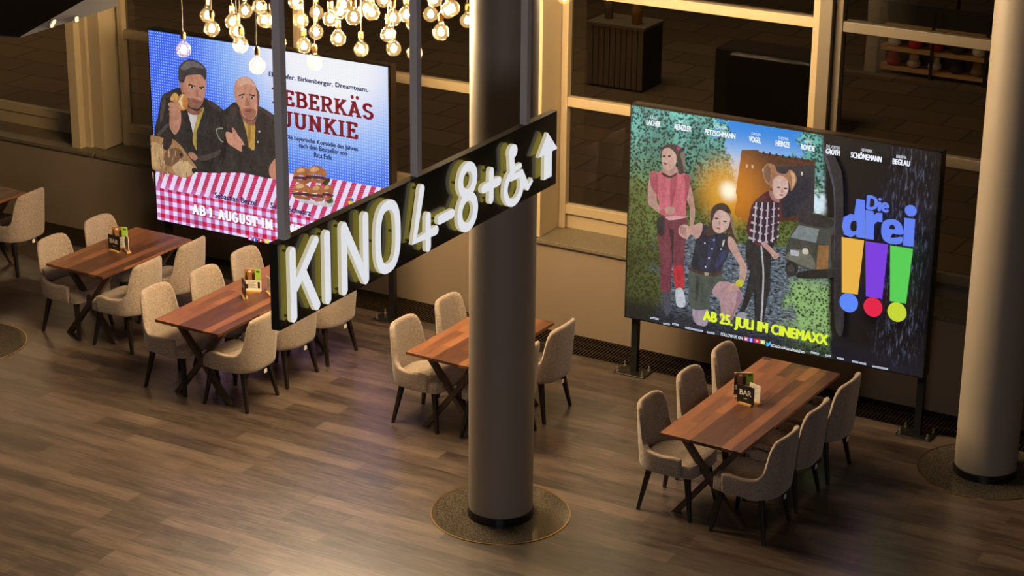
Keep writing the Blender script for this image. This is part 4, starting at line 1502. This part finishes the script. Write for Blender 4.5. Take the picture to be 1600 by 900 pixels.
A.z(C6, [(160, 190), (190, 195), (170, 320), (155, 330)], (186, 84, 100))
A.z(C6, [(128, 150), (180, 150), (192, 180), (160, 196), (122, 182)], SKN)
A.z(C6, [(118, 180), (155, 196), (188, 180), (186, 190), (154, 206), (116, 190)], (66, 34, 44))
A.z(C6, [(112, 110), (116, 60), (150, 42), (195, 50), (222, 78), (226, 130), (222, 180), (195, 182), (190, 120), (160, 80)], (64, 46, 42))
A.z(C6, [(114, 110), (120, 70), (150, 60), (182, 90), (185, 130), (168, 158), (140, 168), (120, 150)], (216, 172, 156))
A.z(C6, [(186, 56), (202, 52), (206, 66), (192, 72)], (190, 50, 120))
A.z(C6, [(204, 90), (226, 80), (228, 150), (224, 182), (214, 130)], (132, 110, 100))
for x in (126, 152):
    A.z(C6, [(x - 8, 100), (x, 95), (x + 8, 100), (x, 105)], (60, 44, 44))
A.z(C6, [(122, 128), (134, 132), (142, 138), (130, 142)], (150, 76, 80))
A.z(C6, [(130, 352), (150, 344), (178, 348), (180, 368), (160, 384), (134, 374)], SKN)
A.z(C6, [(106, 362), (128, 356), (132, 376), (112, 384)], (190, 90, 96))
A.z(C6, [(140, 392), (230, 390), (230, 398), (160, 410), (138, 402)], (226, 170, 172))
A.z(C6, [(94, 402), (128, 398), (124, 478), (96, 472)], (34, 30, 34))
A.done('printed_girl', SR)

# kneeling girl in a dark sleeveless shirt
C7 = (1050, 300, 140 / 600.)
A = Art(X2, 110)
A.z(C7, [(160, 760), (255, 770), (250, 880), (170, 860)], (176, 156, 172))
A.z(C7, [(290, 640), (330, 590), (400, 590), (470, 640), (490, 690), (455, 770), (410, 850), (340, 830), (370, 730), (300, 680)], (190, 150, 156))
A.z(C7, [(455, 650), (488, 690), (450, 780), (412, 850), (395, 845), (440, 760)], (160, 120, 134))
A.z(C7, [(135, 520), (250, 535), (340, 545), (390, 585), (330, 590), (290, 640), (270, 690), (255, 770), (145, 762), (135, 640)], (74, 84, 76))
A.z(C7, [(180, 560), (200, 560), (190, 700), (175, 700)], (52, 60, 56))
A.z(C7, [(140, 488), (250, 520), (340, 515), (345, 545), (250, 548), (136, 512)], (72, 46, 40))
A.z(C7, [(238, 522), (264, 524), (262, 546), (240, 544)], (170, 150, 120))
A.z(C7, [(220, 200), (300, 250), (380, 270), (405, 300), (398, 400), (360, 480), (345, 520), (250, 525), (150, 490), (165, 400), (180, 300), (205, 240)], (26, 30, 54))
A.z(C7, [(270, 300), (320, 290), (290, 400), (260, 500), (245, 500), (262, 400)], (40, 46, 84))
A.z(C7, [(330, 400), (385, 380), (372, 440), (310, 500)], (46, 54, 92))
for x, y in ((240, 330), (348, 370), (300, 308), (288, 368), (268, 428), (245, 488)):
    A.z(C7, [(x - 6, y), (x, y - 6), (x + 6, y), (x, y + 6)], (214, 220, 232))
A.z(C7, [(362, 312), (374, 308), (366, 340), (356, 352)], (216, 214, 190))
A.z(C7, [(218, 192), (222, 250), (190, 300), (150, 270), (120, 300), (72, 276), (66, 230), (100, 205), (150, 215)], (206, 160, 146))
A.z(C7, [(66, 235), (84, 208), (124, 208), (140, 244), (120, 284), (76, 276)], (212, 168, 154))
for k in range(4):
    A.z(C7, [(72 + k * 12, 216 + k * 3), (80 + k * 12, 212 + k * 3), (84 + k * 12, 262 + k * 5), (76 + k * 12, 266 + k * 5)], (176, 126, 116))
A.z(C7, [(400, 285), (440, 310), (480, 400), (520, 480), (520, 530), (500, 600), (470, 590), (480, 500), (440, 420), (398, 350)], (204, 162, 150))
A.z(C7, [(395, 630), (420, 598), (470, 596), (480, 620), (440, 640), (405, 662)], (204, 160, 148))
A.z(C7, [(450, 585), (470, 570), (498, 580), (496, 612), (470, 618), (450, 605)], (214, 214, 40))
A.z(C7, [(275, 200), (285, 110), (320, 68), (370, 62), (410, 100), (424, 170), (440, 250), (460, 300), (420, 280), (395, 250), (320, 270), (262, 285), (235, 250)], (66, 46, 40))
A.z(C7, [(408, 120), (428, 170), (448, 255), (462, 300), (440, 280), (418, 200)], (150, 124, 96))
A.z(C7, [(290, 170), (300, 120), (340, 105), (390, 125), (412, 160), (400, 220), (365, 255), (325, 260), (296, 230)], (218, 178, 168))
A.z(C7, [(280, 140), (300, 108), (340, 96), (310, 130), (292, 180)], (66, 46, 40))
for x, y in ((322, 162), (376, 182)):
    A.z(C7, [(x - 14, y), (x, y - 6), (x + 14, y + 2), (x, y + 6)], (60, 46, 48))
A.z(C7, [(340, 172), (348, 205), (332, 206)], (188, 138, 130))
A.z(C7, [(318, 224), (335, 222), (350, 232), (334, 236)], (166, 92, 96))
A.done('printed_girl', SR)

# girl in a checked shirt
A = Art(X2, 170)
A.z(C4, [(85, 440), (200, 440), (212, 470), (190, 560), (192, 680), (165, 800), (155, 870), (115, 870), (120, 700), (60, 815), (20, 860), (15, 850), (45, 790), (92, 640), (68, 540)], (24, 24, 28))
A.z(C4, [(143, 480), (150, 478), (162, 640), (150, 860), (142, 860), (154, 640)], (196, 196, 206))
A.z(C4, [(40, 812), (74, 820), (60, 848), (22, 838)], (164, 160, 176))
A.z(C4, [(165, 215), (200, 210), (240, 255), (246, 350), (222, 400), (225, 480), (205, 440), (170, 470), (130, 480), (90, 440), (72, 400), (85, 340), (105, 270)], (92, 26, 38))
C4p = C4
random.seed(9)
for k in range(5):
    A.z(C4, [(110 - k * 6, 282 + k * 38), (170, 300 + k * 40), (238, 290 + k * 34), (236, 300 + k * 34), (170, 311 + k * 40), (108 - k * 6, 292 + k * 38)], (214, 196, 212), False)
    A.z(C4, [(112 - k * 6, 258 + k * 38), (165, 268 + k * 40), (232, 262 + k * 34), (232, 276 + k * 34), (165, 284 + k * 40), (108 - k * 6, 274 + k * 38)], (30, 22, 44), False)
for k in range(4):
    A.z(C4, [(120 + k * 30, 262), (127 + k * 30, 262), (112 + k * 32, 462), (104 + k * 32, 462)], (206, 190, 206), False)
    A.z(C4, [(132 + k * 30, 258), (144 + k * 30, 258), (130 + k * 32, 462), (118 + k * 32, 462)], (36, 24, 46), False)
A.z(C4, [(150, 470), (175, 465), (220, 510), (238, 520), (235, 538), (212, 545), (195, 520)], (206, 160, 150))
A.z(C4, [(165, 150), (160, 95), (180, 68), (215, 75), (230, 110), (270, 120), (292, 98), (320, 120), (325, 160), (300, 205), (290, 170), (260, 130), (215, 150), (200, 190), (185, 175)], (176, 122, 84))
A.z(C4, [(168, 140), (166, 98), (182, 76), (196, 100), (190, 160)], (128, 88, 64))
A.z(C4, [(296, 108), (316, 122), (318, 160), (302, 192), (306, 150)], (220, 176, 136))
A.z(C4, [(195, 200), (230, 230), (240, 262), (205, 250), (188, 215)], (176, 126, 116))
A.z(C4, [(205, 175), (215, 140), (250, 128), (280, 150), (286, 195), (270, 230), (240, 245), (215, 232)], (224, 184, 172))
for x, y in ((237, 186), (272, 192)):
    A.z(C4, [(x - 10, y), (x, y - 4), (x + 10, y + 1), (x, y + 5)], (66, 56, 60))
A.z(C4, [(254, 190), (262, 210), (250, 211)], (190, 140, 130))
A.z(C4, [(240, 222), (252, 220), (262, 225), (250, 230)], (170, 96, 96))
A.done('printed_girl', SR)

A = Art(X2, 235)
BL = (96, 128, 240)
A.text('Die', (1361, 320.0), (1396.5, 326.5), 19, BL, 0.075)
A.cut('lettering', SR, M['flatprint'])
C8 = (1300, 280, 180 / 506.)
DK = (16, 14, 20)
A.z(C8, [(66, 190), (74, 150), (104, 136), (130, 142), (130, 70), (168, 76), (166, 243), (130, 237), (128, 226), (104, 238), (76, 226)], BL, False)
A.z(C8, [(103, 192), (108, 172), (120, 166), (130, 172), (130, 206), (118, 212), (107, 208)], DK)
A.z(C8, [(170, 118), (205, 124), (206, 140), (222, 130), (244, 132), (243, 172), (220, 170), (208, 182), (206, 249), (168, 244)], BL, False)
A.z(C8, [(238, 208), (246, 172), (276, 158), (308, 164), (330, 188), (332, 226), (274, 220), (284, 240), (306, 240), (330, 236), (328, 262), (296, 268), (262, 260), (244, 240)], BL)
A.z(C8, [(274, 200), (280, 184), (292, 184), (299, 202)], DK)
A.z(C8, [(274, 206), (300, 210), (330, 212), (330, 222), (300, 222), (276, 218)], BL, False)
A.z(C8, [(340, 152), (388, 158), (379, 279), (334, 272)], BL, False)
A.disc((1300 + 368 * .3557, 280 + 121 * .3557), 0.052, BL, 0.050)
A.cut('lettering', SR, M['flatprint'])
A.poly([(1323.5, 364), (1358.5, 369.5), (1348.5, 453.5), (1323.5, 450)], (232, 176, 72), False)
A.poly([(1360.5, 370.5), (1396.0, 375.5), (1386.5, 460.5), (1361.0, 456.5)], (122, 60, 220), False)
A.poly([(1399.0, 377.0), (1434.5, 382.5), (1423.5, 467.5), (1398.5, 463.5)], (86, 204, 84), False)
A.disc((1334.5, 466), 0.085, (88, 134, 246), 0.088)
A.disc((1372.2, 473), 0.085, (226, 32, 72), 0.088)
A.disc((1409.5, 480.5), 0.085, (196, 212, 52), 0.088)
A.cut('exclamation_marks', SR, M['flatprint'])
YG = (222, 240, 50)
A.text('AB 25. JULI IM CINEMAXX', (1107, 499.0), (1302, 536.0), 19.5, YG, 0.06)
A.cut('lettering', SR, M['flatprint'])
WH = (236, 242, 252)
NAMES = [('LILLI', 'LACHER', 1020, 1042, 189, 194, 1026, 1036), ('PAULA', 'RENZLER', 1063.5, 1090, 196, 201, 1071, 1083),
         ('ALEXANDRA', 'PETZSCHMANN', 1110.5, 1158.5, 203.5, 212.5, 1125, 1146), ('JÜRGEN', 'VOGEL', 1179.5, 1198.5, 215, 219, 1183, 1197.5),
         ('THOMAS', 'HEINZE', 1221, 1243, 221, 226, 1225, 1241), ('ARMIN', 'ROHDE', 1260, 1282, 227, 231.5, 1266, 1278),
         ('SYLVESTER', 'GROTH', 1299, 1321, 234, 238, 1300, 1321), ('HINNERK', 'SCHÖNEMANN', 1338, 1386, 239.5, 248, 1354, 1372), ('BIBIANA', 'BEGLAU', 1403, 1430, 249.5, 254.5, 1409, 1425)]
for a, b, x0, x1, y0, y1, s0, s1 in NAMES:
    A.text(b, (x0, y0), (x1, y1), 9.3 if 'Ö' in b else 7.6, WH, 0.05)
    A.cut('lettering', SR, M['flatprint'])
    A.text(a, (s0, y0 - 9.2), (s1, y0 - 9.2 + (s1 - s0) * .17), 5.2 if 'Ü' in a else 4.4, WH, 0.0)
    A.cut('lettering', SR, M['flatprint'])
A.text('FOLLOW US ON', (1136, 516.5), (1169.5, 524), 4.6, WH, 0.02)
A.cut('lettering', SR, M['flatprint'])
for x, y, c in ((1175, 522.2, (220, 90, 130)), (1182.7, 523.7, (80, 90, 220)), (1192.5, 525.3, (226, 40, 66)), (1201.3, 527, (200, 214, 90))):
    h = 3.4 if x != 1192.5 else 4.6
    A.poly([(x - h, y - 3.9), (x + h, y - 2.5), (x + h, y + 3.9), (x - h, y + 2.5)], c, False)
A.disc((1175, 522.4), 0.011, WH)
A.text('f', (1181.8, 526.8), (1184.4, 527.3), 5.4, WH, 0.03)
A.cut('lettering', SR, M['flatprint'])
A.poly([(1191.4, 523.5), (1194.4, 525.6), (1191.4, 527.2)], WH, False)
A.disc((1201.3, 527.2), 0.011, WH)
A.poly([(1206, 526), (1210, 528.5), (1213.5, 525.5), (1213, 531), (1208.5, 533.5), (1206, 531.5), (1208.5, 530.8)], (70, 180, 240))
A.text('#DieDreiAusrufezeichen', (1213.5, 534.0), (1266, 545.5), 5.0, WH, 0.012)
A.cut('lettering', SR, M['flatprint'])
A.done('printed_icons', SR, M['flatprint'])
A = Art(X2, 275)
# the row of small credit marks along the foot
for x, y, w in ((1033, 490.5, 13), (1052, 499, 10), (1066, 499.5, 10), (1087, 505.5, 12), (1101, 508.5, 15), (1121, 512.5, 12), (1283, 543.5, 13), (1303.5, 547.5, 9), (1323, 552, 11), (1346, 557, 10), (1357.5, 559.5, 11), (1385, 566, 24)):
    A.poly([(x - w / 2, y - 1.6 - w * .09), (x + w / 2, y - 1.6 + w * .09), (x + w / 2, y + 1.2 + w * .09), (x - w / 2, y + 1.2 - w * .09)], (196, 204, 226), False)
    A.poly([(x - w / 2 + 1, y - .6 - w * .07), (x + w / 2 - 1, y - .6 + w * .07), (x + w / 2 - 1, y + .2 + w * .07), (x - w / 2 + 1, y + .2 - w * .07)], (70, 76, 104), False)
    A.cut('printed_credit_mark', SR, M['flatprint'])

# ------------------------------------------------------------------ gallery soffit at the upper left
def on_y(px, py, y):
    return on_plane(px, py, y)
ZS = 5.0
def ray(px, py):
    return FW + RT * ((px - 800) / 3382.4) - UP * ((py - 450) / 3382.4)
def at_z(px, py, z):
    d = ray(px, py)
    return EYE + d * ((z - EYE.z) / d.z)
bm = bmesh.new()
T, E = at_z(32, 57, ZS), at_z(182, -28.5, ZS)
W1, W2 = at_z(-150, 40, ZS), at_z(-100, -32, ZS)
d = ray(182, 9.8)
low = EYE.z + d.z * (E.xy - EYE.xy).length / d.xy.length
tt = [bm.verts.new(p) for p in (W1, T, E, W2)]
bb = [bm.verts.new((p.x, p.y, z)) for p, z in ((W1, ZS - 0.02), (T, ZS - 0.006), (E, low), (W2, low))]
bm.faces.new(tt)
bm.faces.new(bb[::-1])
for i in range(4):
    f = bm.faces.new((tt[i], bb[i], bb[(i + 1) % 4], tt[(i + 1) % 4]))
    f.material_index = 1 if i == 1 else 0
struct('ceiling_gallery', bm, [M['ceiling'], M['soffit']])
M['spot'] = emit_mat('warm_spot_lens', s2l((255, 214, 150)), 2.2)
nrm = Vector((E.y - T.y, T.x - E.x, 0)).normalized()
if nrm.dot(EYE - T) < 0:
    nrm = -nrm
for px, py, lab in ((80, 37, 'long small warm spotlight on the gallery edge at the upper left'), (117, 30, 'round small warm spotlight on the gallery edge, right of the long one')):
    d = ray(px, py)
    p = EYE + d * ((T - EYE).dot(nrm) / d.dot(nrm)) + nrm * 0.012
    t = thing('spotlight', lab, 'spotlight', p)
    w = 0.028 if px == 80 else 0.014
    ax = (E - T).xy.normalized()
    bm = bmesh.new()
    beam(bm, Vector((-ax.x * w, -ax.y * w, -0.010 if px == 80 else 0)), Vector((ax.x * w, ax.y * w, 0.012 if px == 80 else 0)), 0.012, 0.016 if px == 80 else 0.026, side=nrm)
    link('lens', bm, M['spot'], t, bevel=0.004)
    bm = bmesh.new()
    beam(bm, Vector((-ax.x * w * 1.2, -ax.y * w * 1.2, 0)) - nrm * 0.010, Vector((ax.x * w * 1.2, ax.y * w * 1.2, 0)) - nrm * 0.010, 0.006, 0.034, side=nrm)
    link('housing', bm, M['soffit'], t)

# ------------------------------------------------------------------ street side, seen dimly through the glass
t = thing('slatted_planter', 'slatted wooden planter box outside behind the window right of the column', 'planter', (-13.0, 26.1, 0))
bm = bmesh.new()
for k in range(10):
    box(bm, -0.42 + k * 0.085, -0.30, 0.03, -0.35 + k * 0.085, -0.275, 0.86)
link('slats', bm, M['slat'], t)
link('body', bxm(-0.42, -0.274, 0.0, 0.42, 0.3, 0.86), M['planter'], t)
link('rim', bxm(-0.44, -0.32, 0.861, 0.44, 0.32, 0.90), M['slat'], t)
def outer_bottle(x, y, z, h, r, label, mt):
    o = thing('bottle', label, 'bottle', (x, y, z))
    bm = bmesh.new()
    lathe(bm, [(0, 0), (r, 0), (r, h * .55), (r * .4, h * .75), (r * .4, h), (0, h)], 14)
    link('glass_body', bm, mt, o, smooth=True)
outer_bottle(-13.26, 26.1, 0.90, 0.42, 0.06, 'pale lantern-like bottle at the left on the slatted planter outside', M['slat'])
outer_bottle(-12.78, 26.0, 0.90, 0.40, 0.07, 'reddish bottle at the right on the slatted planter outside', M['pbrown'])
t = thing('planter_trough', 'long black planter trough outside behind the crime film light box', 'planter', (-10.55, 25.7, 0))
link('trough', bxm(-0.78, -0.3, 0, 0.78, 0.3, 0.88), M['planter'], t, bevel=0.01)
link('soil', bxm(-0.74, -0.26, 0.881, 0.74, 0.26, 0.884), M['xwood'], t)

sh = thing('display_shelf', 'dark outdoor display shelf with soft toys behind the right window', 'shelf', (-9.45, 28.75, 0))
link('back_panel', bxm(-0.80, 0.17, 0, 0.80, 0.20, 0.95), M['planter'], sh)
for z in (0.06, 0.34, 0.62):
    link('shelf_board', bxm(-0.80, -0.16, z, 0.80, 0.168, z + 0.04), M['oak'], sh)
for x in (-0.80, -0.02, 0.76):
    link('upright', bxm(x, -0.20, 0, x + 0.04, -0.161, 0.95), M['planter'], sh)
TOYS = [((222, 214, 204), 'white round soft toy'), ((200, 36, 48), 'red round soft toy'), ((60, 50, 46), 'black round soft toy'), ((206, 190, 168), 'cream round soft toy'), ((150, 120, 96), 'brown round soft toy')]
toym = [mat('plush_%d' % i, c, 0.9) for i, (c, _) in enumerate(TOYS)]
PLACES = ['at the left end', 'left of the middle', 'in the middle', 'right of the middle', 'at the right end']
for row, z in ((0, 0.38), (1, 0.10)):
    for k in range(5):
        i = (k * 2 + row) % 5 if row else (0, 1, 1, 2, 0)[k]
        x = -9.45 - 0.62 + k * 0.31
        o = thing('soft_toy', '%s %s of the %s shelf outside the right window' % (TOYS[i][1], PLACES[k], ('middle', 'lowest')[row]), 'soft toy', (x, 28.75, z), random.uniform(-.4, .4), 'soft toys on the display shelf')
        bm = bmesh.new()
        lathe(bm, [(0, 0), (0.06, 0.003), (0.10, 0.045), (0.095, 0.09), (0.066, 0.125), (0.075, 0.155), (0.06, 0.195), (0, 0.21)], 16)
        link('body', bm, toym[i], o, smooth=True)
        for sx in (-1, 1):
            bm = bmesh.new()
            lathe(bm, [(0, 0), (0.02, 0.006), (0.022, 0.025), (0, 0.04)], 10, c=(sx * 0.04, 0, 0.185))
            link('ear', bm, toym[2], o, smooth=True)
t = thing('barrier', 'low metal barrier rail outside at the upper right', 'barrier', (-9.0, 31.0, 0))
for x in (-0.9, 0.1, 1.1):
    bm = bmesh.new()
    lathe(bm, [(0.03, 0), (0.03, 1.0), (0, 1.0)], 10, c=(x, 0, 0))
    link('post', bm, M['grate'], t)
link('rail', bxm(-0.9, -0.02, 0.86, 1.1, 0.02, 0.92), M['grate'], t)
